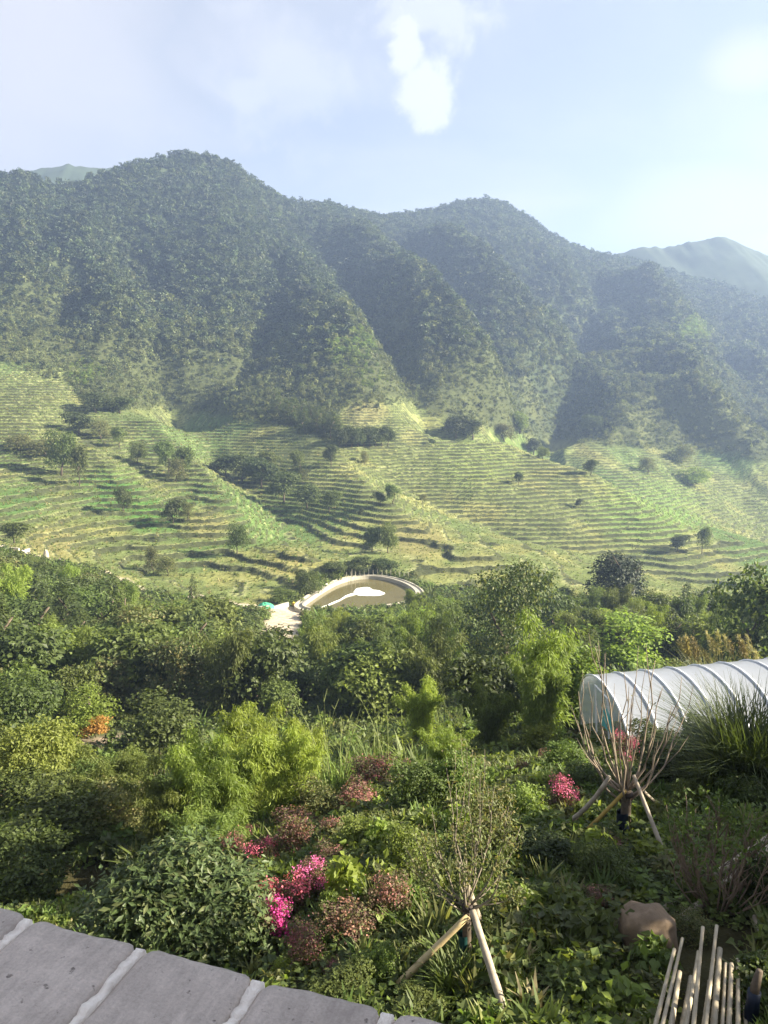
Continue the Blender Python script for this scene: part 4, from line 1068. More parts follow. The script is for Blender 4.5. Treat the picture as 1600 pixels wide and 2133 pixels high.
for a in [
    ('magenta', 560, 1968, 86, 86, 'brightest magenta flowering shrub beside the big osmanthus bush'),
    ('pink', 592, 1922, 110, 86, 'pink flowering shrub just above the brightest magenta one'),
    ('pink', 645, 1882, 74, 84, 'tall pink flowering shrub beside the large lime leaves'),
    ('rose', 545, 1912, 70, 60, 'thin reddish shrub between the osmanthus bush and pink flowers'),
    ('rose', 490, 1812, 66, 78, 'dull pink shrub nearest the bamboo thicket'),
    ('pink', 545, 1815, 70, 62, 'compact pink shrub standing next to the bamboo thicket'),
    ('few', 522, 1770, 50, 50, 'small reddish shrub up against the bamboo thicket'),
    ('rose', 608, 1800, 84, 92, 'orange tinted leggy shrub uphill of the pink flowers'),
    ('few', 620, 1745, 96, 60, 'brown twiggy shrub behind the orange tinted leggy one'),
    ('rose', 697, 1765, 62, 60, 'small red topped shrub in the middle of the slope'),
    ('few', 690, 1825, 80, 60, 'low brownish shrub above the large lime leaves'),
    ('few', 725, 1955, 120, 74, 'wide dull purple shrub below the large lime leaves'),
    ('few', 805, 1915, 96, 92, 'dusky purple shrub beside the leaning branches'),
    ('rose', 640, 2010, 84, 84, 'brown shrub with pink sprigs near the wall edge'),
    ('rose', 695, 2030, 46, 30, 'tiny coral flowered shrub near the wall edge'),
    ('rose', 775, 1660, 100, 74, 'rusty red shrub under the tall green stalks'),
    ('few', 740, 1705, 100, 70, 'faded brown shrub below the rusty red one'),
    ('few', 845, 1640, 56, 56, 'small rusty shrub uphill next to the sapling thicket'),
    ('pink', 1168, 1705, 72, 78, 'magenta topped shrub beside the long crooked prop'),
    ('pink', 1302, 1605, 56, 70, 'pink shrub seen through the bare staked tree'),
    ('few', 1135, 1605, 40, 46, 'small brown shrub uphill of the magenta topped one'),
    ('few', 1086, 1630, 38, 44, 'brownish pompom shrub beside the sapling thicket'),
    ('rose', 1445, 1545, 66, 40, 'faint pink shrub in front of the greenhouse side'),
    ('few', 1268, 1560, 50, 56, 'brownish shrub at the greenhouse end'),
    ('rose', 1022, 2040, 66, 62, 'purple sprigged shrub behind the thick prop'),
    ('few', 1242, 1895, 60, 50, 'dark purple tipped shrub beside the boulder'),
    ('few', 1265, 1785, 90, 40, 'low purple brown shrub by the blue wrapped trunk'),
    ('bigleaf', 722, 1900, 92, 120, 'large leafed lime shrub among the pink flowers'),
    ('bigleaf', 795, 1790, 76, 84, 'large leafed lime shrub farther up the slope'),
    ('bigleaf', 955, 1745, 60, 70, 'bright large leafed plant inside the sapling thicket'),
    ('bigdark', 690, 1940, 50, 90, 'dark upright plant beside the large lime leaves'),
    ('light', 850, 1830, 120, 110, 'airy light green shrub uphill of the leaning branches'),
    ('light', 740, 1790, 110, 90, 'soft green shrub between lime leaves and red topped shrub'),
    ('olive', 660, 1720, 110, 90, 'olive green shrub just under the bamboo thicket'),
    ('light', 940, 1690, 120, 120, 'pale green shrub at the back of the sapling thicket'),
    ('small', 870, 1700, 120, 110, 'fine leafed shrub uphill of the large leafed plant'),
    ('olive', 1020, 1800, 110, 150, 'tall wispy shrub behind the leafy staked tree'),
    ('light', 1085, 1720, 110, 90, 'light shrub between two brown pompom shrubs and the prop'),
    ('light', 1180, 1620, 100, 76, 'bright leafy shrub under the dark hollow by the greenhouse'),
    ('lime', 1130, 1570, 70, 60, 'yellow-green shrub at the edge of the dark hollow'),
    ('small', 1215, 1660, 90, 70, 'green shrub beside the long crooked prop top'),
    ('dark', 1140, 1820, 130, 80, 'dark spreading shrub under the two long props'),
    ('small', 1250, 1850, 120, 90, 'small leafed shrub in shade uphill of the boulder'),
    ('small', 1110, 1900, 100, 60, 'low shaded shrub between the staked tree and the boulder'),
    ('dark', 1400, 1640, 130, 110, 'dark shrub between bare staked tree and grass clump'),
    ('dark', 1350, 1590, 100, 80, 'leafy dark shrub just below the greenhouse side'),
    ('small', 1330, 1520, 120, 64, 'leafy shrub covering the lower end of the greenhouse'),
    ('olive', 1400, 1535, 130, 80, 'olive shrub hiding the foot of the greenhouse'),
    ('small', 1480, 1500, 110, 60, 'green shrub at the greenhouse foot near the grass clump'),
    ('dark', 1450, 1580, 100, 80, 'shadowed shrub below the faint pink one'),
    ('small', 1560, 1700, 120, 80, 'bright topped shrub under the big grass clump'),
    ('light', 1440, 1690, 90, 60, 'pale topped shrub beside the bare twiggy shrub'),
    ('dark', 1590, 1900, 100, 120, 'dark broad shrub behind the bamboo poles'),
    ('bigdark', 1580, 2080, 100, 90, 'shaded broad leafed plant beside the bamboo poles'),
    ('olive', 1440, 1960, 90, 60, 'twiggy weed clump behind the boulder and poles'),
    ('small', 1000, 1960, 70, 90, 'leafy weed clump beside the wrapped trunk'),
    ('bigdark', 1180, 2060, 120, 50, 'patch of broad vine leaves by the fence of poles'),
    ('bigdark', 1010, 2110, 90, 50, 'rosette of long leaves at the thick prop foot'),
    ('light', 790, 2040, 90, 70, 'fresh green shrub at the foot of the straight prop'),
    ('small', 720, 2085, 140, 70, 'low green shrub along the wall edge'),
    ('lime', 585, 2035, 50, 44, 'little lime shrub peeking over the wall edge'),
    ('small', 880, 2120, 110, 60, 'green shrub hugging the wall under the prop'),
    ('small', 40, 1890, 200, 150, 'bright tipped shrub over the wall at the picture edge'),
    ('light', 30, 1900, 130, 100, 'pinnate leafed shrub touching the wall corner'),
    ('small', 120, 1760, 210, 120, 'evergreen shrub right above the dark hollow'),
    ('small', 60, 1700, 170, 100, 'green shrub below the yellow-green tree'),
    ('olive', 250, 1745, 150, 110, 'shaded shrub between black hollow and bamboo thicket'),
    ('small', 200, 1680, 130, 90, 'mid green shrub in front of the yellow-green tree'),
    ('light', 275, 1640, 70, 80, 'round leafed sapling before the bamboo thicket'),
    ('bigdark', 330, 1560, 44, 80, 'banana-like plant above the bamboo thicket'),
]: shrub(*a)
OR = plant_mesh('foliage', 691, M['orange'], 1600, .10, .05, 6, base=.1, spread=.06, per=6)
for px, py, w, h, lab in ((200, 1548, 52, 40, 'orange-leaved bush beside the shaded dirt bank'), (300, 1486, 50, 46, 'second orange-leaved bush higher in the wood'), (20, 1385, 60, 40, 'faded orange bush in the wood at the picture edge')):
    p = hit(px, py); s = mpp(p); stand('orange_bush', [('foliage', OR), ('stem', STEMS[0])], p + Vector((0, 0, .4)), w * s, h * s * 1.1, 1, lab, 'bush', 'orange bushes')
# glossy osmanthus
p = hit(372, 2075); s = mpp(p); r_ = R_(701)
lob = [(0, 0, .5, .40, .40, .45), (-.25, .1, .45, .26, .28, .35), (.25, 0, .5, .26, .28, .36), (0, -.2, .4, .3, .28, .36), (.05, .05, .8, .26, .26, .2), (-.2, -.1, .68, .22, .22, .2), (.24, -.15, .7, .2, .2, .18), (.36, -.2, .3, .2, .2, .25), (-.36, -.1, .3, .2, .22, .25)]
V_, F_ = crown_np(r_, lob, 13000, .050, .0195, per=8, spread=.035, shell=.16)
stand('osmanthus_bush', [('foliage', mesh_np('foliage', V_, F_, [M['glossy']])), ('stem', STEMS[0])], p, 420 * s * .95, 330 * s, .3, 'large glossy long-leaved bush standing right behind the stone wall', 'bush')
# yellow-green tree and round glossy tree and the trees behind the greenhouse
def lone(name, px, pyb, w, h, mesh, label, cat='tree', trunk=0):
    p = hit(px, pyb); s = mpp(p); return stand(name, [('crown', mesh), ('trunk', TRUNKS[trunk])], p - Vector((0, 0, .1)), w * s, h * s * 1.08, g_r.uniform(0, 6.28), label, cat)
lone('broadleaf_tree', 92, 1680, 185, 180, plant_mesh('crown', 711, M['yellow'], 7000, .05, .022, 14, spread=.04, base=.28), 'yellow-green feathery tree by the picture edge above dark shrubs')
lone('broadleaf_tree', 1050, 1490, 225, 290, plant_mesh('crown', 712, leaf_mat('leaf_shiny', (.085, .120, .036), .45, .02, .34, .5, .3, second=(.17, .19, .06), second_p=.25), 12000, .030, .016, 18, spread=.032, base=.1), 'tall rounded tree with shiny small leaves beyond the garden')
lone('broadleaf_tree', 1560, 1420, 190, 235, plant_mesh('crown', 713, leaf_mat('leaf_broad_lime', (.115, .165, .04), .45, .02, .4, second=(.2, .24, .07), second_p=.3), 4200, .055, .038, 13, spread=.04, base=.1), 'big leaved tree rising behind the greenhouse at the frame side')
lone('broadleaf_tree', 1410, 1345, 60, 100, BROAD[0][1], 'dark narrow tree between lime shrubs and the big leaved tree')
lone('broadleaf_tree', 1300, 1395, 210, 120, BROAD[6][1], 'lime bush mass spreading behind the bare staked tree')
lone('broadleaf_tree', 1400, 1370, 70, 90, BROAD[6][1], 'yellow tipped bush beside the dark narrow tree')
lone('broadleaf_tree', 1350, 1300, 100, 60, BROAD[5][1], 'flat topped light tree at the foot of the big dark tree')
lone('conifer', 1168, 1430, 75, 130, mesh_np('crown', *conifer_np(R_(714), 2600, .34), [M['light']]), 'light green feathery conifer beside the greenhouse end')
lone('broadleaf_tree', 1180, 1480, 130, 120, BROAD[4][1], 'pale olive shrubby tree against the greenhouse end')
lone('broadleaf_tree', 40, 1520, 150, 130, plant_mesh('crown', 715, M['light'], 2600, .07, .05, 11, spread=.045, base=.1), 'round leafed tree above the yellow-green one', trunk=1)
lone('broadleaf_tree', 350, 1500, 110, 150, plant_mesh('crown', 716, M['glossy'], 2600, .065, .045, 11, spread=.04, base=.1), 'tree with shiny broad leaves above the orange bush', trunk=1)
lone('broadleaf_tree', 545, 1470, 190, 140, BROAD[1][1], 'large dark tree beside the end of the shady lane', trunk=2)
lone('broadleaf_tree', 330, 1580, 180, 130, BROAD[3][1], 'grey-green tree between orange bush and bamboo thicket', trunk=2)
lone('conifer', 405, 1290, 60, 95, CON[0][1], 'dark conifer standing at the edge of the pale path')
lone('conifer', 473, 1335, 36, 100, CON[1][1], 'slim dark conifer beside the dirt yard')
lone('broadleaf_tree', 700, 1300, 1, 1, BROAD[2][1], 'x') if False else None
# bamboo thicket
def bamboo(px, pyb, w, h, v, label):
    p = hit(px, pyb); s = mpp(p)
    stand('bamboo_clump', [('foliage', BIGB[v][0]), ('culms', BIGB[v][1])], p - Vector((0, 0, .05)), w * s * 1.2, h * s * 1.3, g_r.uniform(0, 6.28), label, 'bamboo', 'bamboo clumps of the bright thicket')
BIGB = [bam(721, M['lime'], culms=16, sprigs=95, per=10, L=.045, W=.0085, lean=.42, base=.12), bam(722, M['lime'], culms=15, sprigs=95, per=10, L=.043, W=.008, lean=.45, base=.12), bam(723, M['light'], culms=15, sprigs=95, per=10, L=.045, W=.0085, lean=.42, base=.12)]
for a in [(405, 1745, 190, 190, 0, 'bright bamboo clump next to the grey-green tree'), (480, 1770, 200, 200, 1, 'broad bamboo clump in front of the thicket'), (530, 1700, 190, 200, 1, 'tallest bright bamboo clump of the thicket'),
          (600, 1720, 190, 190, 0, 'yellow-green bamboo clump on the flower side of the thicket'), (340, 1770, 170, 150, 2, 'duller bamboo clump on the shaded side of the thicket'), (250, 1720, 190, 140, 2, 'low bamboo clump nearest the yellow-green tree'),
          (430, 1820, 190, 130, 2, 'foremost low bamboo clump above the osmanthus bush'), (880, 1570, 120, 130, 0, 'lime bamboo clump beside the tall green stalks'), (930, 1640, 130, 120, 1, 'small bamboo clump behind the sapling thicket'),
          (650, 1660, 120, 140, 0, 'thin bamboo clump by the tall green stalks')]: bamboo(*a)
for a in [(1120, 1560, 150, 190, 2, 'tall pale bamboo clump between shiny rounded tree and greenhouse'), (1190, 1510, 100, 150, 2, 'pale bamboo clump leaning towards the greenhouse end'), (1020, 1570, 140, 130, 2, 'bushy bamboo clump right under the shiny rounded tree'),
          (760, 1500, 130, 120, 2, 'soft bamboo clump behind the tall green stalks'), (690, 1430, 110, 110, 2, 'feathery bamboo clump in the wood below the pond'), (870, 1440, 120, 120, 0, 'yellowish bamboo clump in the wood beside the shiny rounded tree'),
          (610, 1400, 60, 70, 0, 'slim lime bamboo at the lower end of the dirt yard'), (150, 1440, 130, 130, 2, 'feathery bamboo clump in the wood above the orange bush')]: bamboo(*a)
bamboo(872, 1300, 60, 62, 0, 'bamboo clump overlapping the far end of the pond')
# tall green stalks
def stalks(px, pyb, h, n, spread, label, seed, lean=.25):
    p = hit(px, pyb); s = mpp(p); t = empty('tall_weed', p, 0, None); tag(t, label, 'weed', 'tall green stalks'); rr = random.Random(seed); H = h * s * 1.1
    for i in range(n):
        m = MB(); a = rr.uniform(0, 6.28); l = rr.uniform(.05, lean) * H; hh = H * rr.uniform(.6, 1)
        b = Vector((rr.uniform(-1, 1) * spread * s, rr.uniform(-1, 1) * spread * s, -.1)); pts = [b + Vector((math.cos(a) * l * t_ ** 2, math.sin(a) * l * t_ ** 2, hh * t_)) for t_ in (0, .25, .5, .75, 1)]
        m.tube(pts, [.016, .014, .011, .008, .003], 4)
        for k in range(9):
            t_ = rr.uniform(.35, .98); j = min(3, int(t_ * 4)); q = pts[j].lerp(pts[j + 1], t_ * 4 - j); aa = rr.uniform(0, 6.28); L = H * rr.uniform(.05, .14)
            m.tube([q, q + Vector((math.cos(aa) * L * .6, math.sin(aa) * L * .6, L * .8))], [.006, .003], 3)
        m.build('stalk', M['stem'], t)
    V, F = blades_np(R_(seed), 90, H * .55, spread * s, .03, .6); link('leaves', mesh_np('leaves', V, F, [M['light']]), t)
stalks(640, 1690, 190, 7, 30, 'cluster of thin stalks touching the bamboo thicket', 1)
stalks(700, 1665, 220, 9, 40, 'tallest cluster of thin green stalks above the red shrubs', 2)
stalks(770, 1640, 210, 8, 40, 'cluster of leaning stalks against the dark wood', 3, .4)
stalks(870, 1480, 120, 4, 30, 'few bare pale stalks rising from the dark wood', 4)
stalks(960, 1500, 110, 4, 40, 'few leaning stalks below the shiny rounded tree', 5, .5)

stalks(930, 1530, 150, 6, 40, 'thin stalks rising by the yellowish bamboo clump', 6, .4)
stalks(820, 1480, 140, 5, 40, 'thin stalks before the dark wood near the pond side', 7, .4)
stalks(560, 1640, 150, 6, 40, 'thin stalks poking out of the bright bamboo thicket', 8, .35)

# grasses
def grass_clump(px, pyb, h, spread, n, w, mat, label, seed, curve=.7, name='grass_clump', segs=4):
    p = hit(px, pyb); s = mpp(p); V, F = blades_np(R_(seed), n, h * s * 1.25, spread * s, w, curve, segs)
    o = link(name, mesh_np(name, V, F, [mat]), None, p - Vector((0, 0, .05))); tag(o, label, 'grass'); return o
grass_clump(1555, 1660, 205, 62, 1300, .030, M['dark'], 'big dark clump of arching grass blades by the greenhouse', 731, .75)
grass_clump(1490, 1655, 130, 40, 500, .026, M['mid'], 'lower grass clump at the side of the big dark one', 732, .9)
grass_clump(435, 1850, 110, 30, 160, .03, M['grass'], 'grass clump between bamboo thicket and pink shrubs', 733, .6)
grass_clump(960, 2075, 70, 40, 300, .02, M['grass'], 'bright grass tuft at the foot of the wrapped trunk', 734, .8)
grass_clump(1170, 1990, 60, 40, 240, .02, M['grass'], 'arching grass tuft between boulder and thick prop', 735, .9)
q_ = at(1505, 1390, 26.5); pl = Vector((q_.x, q_.y, float(ground(q_.x, q_.y)))); pg = empty('plume_grass', pl); tag(pg, 'golden plumed grass swaying behind the greenhouse roof', 'grass')
V, F = blades_np(R_(741), 320, 2.7, 1.1, .035, .6); link('blades', mesh_np('blades', V, F, [M['tuft']]), pg)
for i in range(22):
    rr = random.Random(i); m = MB(); x0 = rr.uniform(-1.5, 1.5); l = rr.uniform(-.7, -.15); hh = rr.uniform(2.5, 3.3)
    m.tube([(x0, rr.uniform(-.5, .5), 0), (x0 + l * .25, 0, hh * .6), (x0 + l * .7, 0, hh * .92), (x0 + l * 1.3, 0, hh)], [.010, .008, .006, .003], 4)
    tip = Vector((x0 + l * 1.3, 0, hh)); low = Vector((x0 + l * .6, 0, hh * .80)); r_ = R_(800 + i); tt = r_.uniform(0, 1, 110)[:, None]
    Pp = np.array(low) * (1 - tt) + np.array(tip) * tt + r_.normal(size=(110, 3)) * .05 * (1.1 - tt); Tt = unit(np.array(tip - low) + r_.normal(size=(110, 3)) * .35); Nn = unit(np.cross(Tt, r_.normal(size=(110, 3))))
    V, F = leaves_mesh(Pp, Nn, Tt, .16, .022, r_); link('plume', mesh_np('plume', V, F, [M['dry']]), pg); m.build('stalk', M['dry'], pg)

# ------------------------------------------------------------------ staked trees
WRAP_G = simple_mat('green_wrap', (.012, .050, .045), .5, 6, .5, .2); WRAP_B = simple_mat('blue_wrap', (.010, .016, .032), .45, 6, .4, .2)
BAMBOO_DRY = simple_mat('dry_bamboo', (.46, .36, .19), .6, 5, .3, .15); POLE_GREY = simple_mat('weathered_pole', (.33, .28, .21), .75, 9, .35, .3)
POLE_YEL = simple_mat('yellow_bamboo', (.42, .29, .075), .6, 7, .3, .15)
ROPE = simple_mat('dark_rope', (.05, .04, .035), .9, 40, .4, .4)
def curve_pts(a, b, bow, n=7, wig=.012, rr=random):
    a, b = Vector(a), Vector(b); L = (b - a).length
    return [a.lerp(b, t) + bow * (math.sin(math.pi * t ** .7)) + Vector((rr.uniform(-1, 1), rr.uniform(-1, 1), rr.uniform(-1, 1))) * (wig * L * (0 < t < 1)) for t in [i / (n - 1) for i in range(n)]]
def staked_tree(px, pyb, fork_py, tips, wrap, wtop, r0, label, seed, leaf=None, nleaf=0, bark=None, leafL=.05, subs=4, skip=.25):
    rr = random.Random(seed); b = hit(px, pyb); Y = b.y; bark = bark or M['twig']
    fork = at(px + 8, fork_py, Y); t = empty('staked_tree', b); tag(t, label, 'tree')
    m = MB(); f = fork - b
    m.tube([(0, 0, -.2), f * .35 + Vector((.02, 0, 0)), f * .8, f * 1.05], [r0, r0 * .95, r0 * .9, r0 * .7], 9); m.build('trunk', M['bark'], t, True)
    m = MB(); wt = at(px, wtop, Y) - b; pts = [(0, 0, -.1), wt * .33 + Vector((.01, 0, 0)), wt * .66, wt]; m.tube(pts, [r0 * 1.25, r0 * 1.18, r0 * 1.22, r0 * 1.15], 10, False); m.build('trunk_wrap', wrap, t, True)
    m = MB(); m.tube([f * .93, f * .97, f * 1.01], [r0 * 1.15, r0 * 1.25, r0 * 1.1], 9); m.build('rope_tie', ROPE, t, True)
    P, Tn = [], []
    for tip in tips:
        tx, ty, dY = tip[:3]; sy = tip[3] if len(tip) > 3 else fork_py + rr.uniform(-6, 26)
        a = at(px + 8 + rr.uniform(-6, 6), sy, Y) - b; e = at(tx, ty, Y + dY) - b
        hor = Vector((e.x - a.x, e.y - a.y, 0)); pts = curve_pts(a, e, hor * .22 + Vector((0, 0, -.10 * (e - a).length * .5)), 7, .022, rr); m = MB(); rb = r0 * rr.uniform(.16, .28)
        m.tube(pts, [rb * (1 - .80 * i / 6) for i in range(7)], 6)
        for k in range(subs):
            u = rr.uniform(.25, .9) * 6; j = int(u); q = pts[j].lerp(pts[min(6, j + 1)], u - j); d = (pts[min(6, j + 1)] - pts[j]).normalized()
            side = Vector((rr.uniform(-1, 1), rr.uniform(-1, 1), rr.uniform(-.1, .5))); L = (e - a).length * rr.uniform(.14, .38)
            q2 = q + (d + side * .45).normalized() * L * .5; q3 = q2 + (d * 1.1 + side * .2 + Vector((0, 0, .3))).normalized() * L * .5
            m.tube([q, q2, q3], [rb * .38, rb * .26, rb * .10], 4); P += [q2.lerp(q3, rr.random()) for _ in range(3)] + [q.lerp(q2, rr.random())]
        P += [pts[j].lerp(pts[j + 1], rr.random()) for j in range(1, 6)]
        m.build('branch', bark, t, True)
    if nleaf:
        r_ = R_(seed); c = np.array([tuple(q) for q in P]); c = c[r_.integers(0, len(c), nleaf)] + r_.normal(size=(nleaf, 3)) * .055
        T = unit(r_.normal(size=(nleaf, 3)) - np.array([0, 0, .3])); Nn = unit(r_.normal(size=(nleaf, 3)) * .7 + np.array([0, 0, .8])); Nn = unit(Nn - T * (T * Nn).sum(1, keepdims=True))
        s_ = r_.uniform(.6, 1.3, nleaf); V, F = leaves_mesh(c, Nn, T, leafL * s_, leafL * .45 * s_, r_); link('leaves', mesh_np('leaves', V, F, [leaf]), t)
    return b, fork
TW2 = simple_mat('twig_pale', (.20, .17, .125), .85, 12, .3)
b1, f1 = staked_tree(966, 2020, 1885, [(930, 1600, .2), (950, 1640, -.2), (985, 1560, .4), (1000, 1610, 0), (1030, 1640, .3), (1060, 1680, -.1), (900, 1690, .3), (880, 1740, -.1), (860, 1800, .2, 1890), (840, 1760, .5), (1010, 1560, .6), (965, 1660, .5), (1085, 1720, .4), (1050, 1790, -.3), (1090, 1850, 0, 1890)],
    WRAP_G, 1945, .052, 'leafy staked tree with dark green wrap on its short trunk', 51, M['olive'], 2800, TW2, .05, 3)
b2, f2 = staked_tree(1298, 1755, 1650, [(1205, 1440, .2), (1225, 1420, -.2), (1240, 1345, .3), (1262, 1360, 0), (1258, 1420, -.3), (1310, 1430, .2), (1330, 1345, .2), (1345, 1390, -.2), (1376, 1440, .1), (1420, 1410, .3), (1400, 1470, -.2), (1445, 1425, .6), (1215, 1500, .5), (1230, 1560, .6), (1290, 1480, .5), (1365, 1375, .5), (1300, 1400, -.4), (1190, 1470, .7)],
    WRAP_B, 1690, .085, 'nearly bare staked tree with blue wrapped trunk before the greenhouse', 52, M['olive'], 60, simple_mat('twig_brown', (.23, .185, .135), .85, 12, .3), .05, 3)
def stake(feet, Yf, top, Yt, rad, mat, label, bend=0.0):
    a = hit(*feet) if Yf is None else at(*feet, Yf); e = at(*top, Yt); d = e - a; m = MB(); n = 9
    side = d.cross(Vector((0, 0, 1))).normalized(); up = side.cross(d).normalized()
    pts = [d * (-.04 + 1.04 * i / (n - 1)) + up * (bend * math.sin(math.pi * i / (n - 1))) for i in range(n)]
    rads = [rad * (1.0 - .22 * i / (n - 1)) * (1.06 if i % 2 else .98) for i in range(n)]
    m.tube(pts, rads, 9); o = m.build('support_stake', mat, None, True, a); tag(o, label, 'stake', 'stakes propping the young trees'); return o
stake((818, 2064), None, (975, 1908), b1.y - .05, .042, BAMBOO_DRY, 'straight tan prop slanting down from the leafy staked tree to the wall')
stake((1064, 2150), None, (984, 1896), b1.y - .1, .046, POLE_GREY, 'thick greyish prop coming from the leafy staked tree towards the viewer')
stake((1012, 1960), None, (957, 1800), b1.y + .25, .045, POLE_GREY, 'tan pole leaning past the fork of the leafy staked tree')
stake((1128, 1742), None, (1270, 1618), b2.y, .042, POLE_GREY, 'long crooked grey prop of the nearly bare tree', -.12)
stake((1198, 1756), None, (1303, 1648), b2.y - .1, .035, POLE_YEL, 'yellow bamboo prop of the nearly bare tree')
stake((1392, 1800), None, (1320, 1615), b2.y, .036, POLE_GREY, 'pale prop leaning from the nearly bare tree to the twiggy shrub')
stake((1385, 1690), None, (1322, 1632), b2.y + .2, .035, POLE_GREY, 'thin back prop of the nearly bare tree')
stake((1385, 1895), None, (1610, 1738), 10.2, .052, POLE_GREY, 'upper of two grey poles crossing behind the twiggy shrub')
stake((1408, 1925), None, (1620, 1752), 9.9, .055, POLE_GREY, 'lower of two grey poles crossing behind the twiggy shrub')
stake((1600, 1985), None, (1570, 1905), 8.4, .04, POLE_GREY, 'short grey pole end by the frame edge above the poles')
# blue wrapped stump at the corner
p = hit(1562, 2145); m = MB(); m.tube([(0, 0, -.2), (0, 0, .1), (.005, 0, .2), (.01, 0, .3), (.015, 0, .4)], [.064, .058, .066, .057, .062], 10); o = empty('wrapped_stump', p); tag(o, 'dark blue wrapped tree trunk beside the bamboo poles', 'tree trunk')
m.build('trunk_wrap', WRAP_B, o, True); m = MB(); m.tube([(.015, 0, .35), (.02, 0, .45), (.05, 0, .62)], [.045, .045, .03], 8); m.build('trunk', M['bark'], o, True)
# twiggy shrub
p = hit(1490, 1890); s = mpp(p); tw = empty('twiggy_shrub', p); tag(tw, 'large bare twiggy shrub with leaves only at its top', 'shrub')
rr = random.Random(61); ends = []
for i in range(46):
    m = MB(); a = rr.uniform(0, 6.28); l = rr.uniform(.25, 1.0); e = Vector((math.cos(a) * l * .95, math.sin(a) * l * .8, rr.uniform(.9, 1.5) * (1.1 - l * .45)))
    b = Vector((math.cos(a) * .12 * l, math.sin(a) * .12, -.05)); pts = curve_pts(b, e, Vector((e.x, e.y, 0)) * .18, 6, .02, rr); m.tube(pts, [.013, .012, .010, .008, .006, .003], 5)
    for k in range(4):
        j = rr.randrange(2, 5); q = pts[j]; q2 = q + Vector((rr.uniform(-.2, .2), rr.uniform(-.2, .2), rr.uniform(.12, .38))); m.tube([q, q.lerp(q2, .5) + Vector((.02, .01, 0)), q2], [.006, .005, .002], 4); ends.append(q2)
    ends.append(e); m.build('stem', M['twig'], tw, True)
r_ = R_(62); c = np.array([tuple(q) for q in ends]); c = c[c[:, 2] > .85]; c = c[r_.integers(0, len(c), 900)] + r_.normal(size=(900, 3)) * .06
T = unit(r_.normal(size=(900, 3))); Nn = unit(r_.normal(size=(900, 3)) * .6 + np.array([0, 0, 1.])); Nn = unit(Nn - T * (T * Nn).sum(1, keepdims=True)); V, F = leaves_mesh(c, Nn, T, .075, .04, r_); link('leaves', mesh_np('leaves', V, F, [M['light']]), tw)
# boulder
def rock(px, pyb, w, h, label, seed):
    p = hit(px, pyb); s = mpp(p); W_, H_ = w * s, h * s * 1.05; m = MB(); nv, nh = 16, 28; r_ = np.random.default_rng(seed); vv = []
    for i in range(nv + 1):
        t = -math.pi / 2 + math.pi * i / nv
        for k in range(nh):
            a = 2 * math.pi * k / nh; d = np.array([math.cos(a) * math.cos(t), math.sin(a) * math.cos(t), math.sin(t)])
            e = np.sign(d) * np.abs(d) ** .72
            q = 1 + .20 * float(fbm(np.array([d[0] * 1.7 + seed]), np.array([d[1] * 1.7 + d[2] * 2.1]), 3, seed)[0]) + .07 * float(fbm(np.array([d[0] * 5]), np.array([d[1] * 6 + d[2] * 5]), 2, seed + 3)[0])
            x = e[0] * W_ / 2 * q; z = e[2] * H_ / 2 * q + H_ * .42 - x * .14
            vv.append((x, e[1] * W_ * .42 * q, z))
    ff = [(i * nh + k, i * nh + (k + 1) % nh, (i + 1) * nh + (k + 1) % nh, (i + 1) * nh + k) for i in range(nv) for k in range(nh)]
    m.add(vv, ff); o = m.build('boulder', simple_mat('sandstone', (.20, .145, .095), .9, 5, .45, .6, detail=10), None, True, p); tag(o, label, 'boulder')
rock(1348, 1982, 118, 100, 'rounded tan boulder in the grass behind the bamboo poles', 5)
# lying bamboo poles
tops = [(1405, 1978, 8), (1422, 1952, 7), (1416, 2022, 11), (1440, 2035, 12), (1455, 1985, 8), (1464, 1935, 8), (1493, 1930, 8), (1500, 1975, 12), (1478, 2040, 8), (1512, 2005, 7), (1524, 2010, 10), (1537, 2003, 9), (1548, 2045, 8)]
bots = [(1335, 2260), (1352, 2262), (1378, 2265), (1398, 2268), (1408, 2262), (1432, 2268), (1455, 2268), (1476, 2270), (1448, 2272), (1497, 2270), (1512, 2272), (1538, 2270), (1562, 2270)]
WORDS = ['first', 'second', 'third', 'fourth', 'fifth', 'sixth', 'seventh', 'eighth', 'ninth', 'tenth', 'eleventh', 'twelfth', 'last']
for i, ((tx, ty, dia), (bx, by)) in enumerate(zip(tops, bots)):
    rr = random.Random(i * 3 + 1); e = at(tx, ty, 7.15 + rr.uniform(-.12, .12)); a = at(bx, by, 5.6 + rr.uniform(-.05, .05)); d = e - a; m = MB(); n = 13; rad = dia * .0025
    pts, rads = [], []
    for k in range(n):
        t = k / (n - 1)
        for dt, f in ((-.006, 1.0), (0, 1.16), (.006, 1.0)):
            if (k in (0, n - 1)) and dt: continue
            pts.append(d * (t + dt) + Vector((0, 0, .02 * math.sin(3 * t + i)))); rads.append(rad * (1.15 - .35 * t) * f)
    m.tube(pts, rads, 8); o = m.build('bamboo_pole', simple_mat('pole_bamboo', tuple(np.array((.40, .34, .24)) * rr.uniform(.75, 1.15)), .6, 6, .3, .1), None, True, a)
    tag(o, f'dry bamboo pole, {WORDS[i]} in the bundle counted from the boulder side', 'bamboo pole', 'dry bamboo poles lying in a bundle')

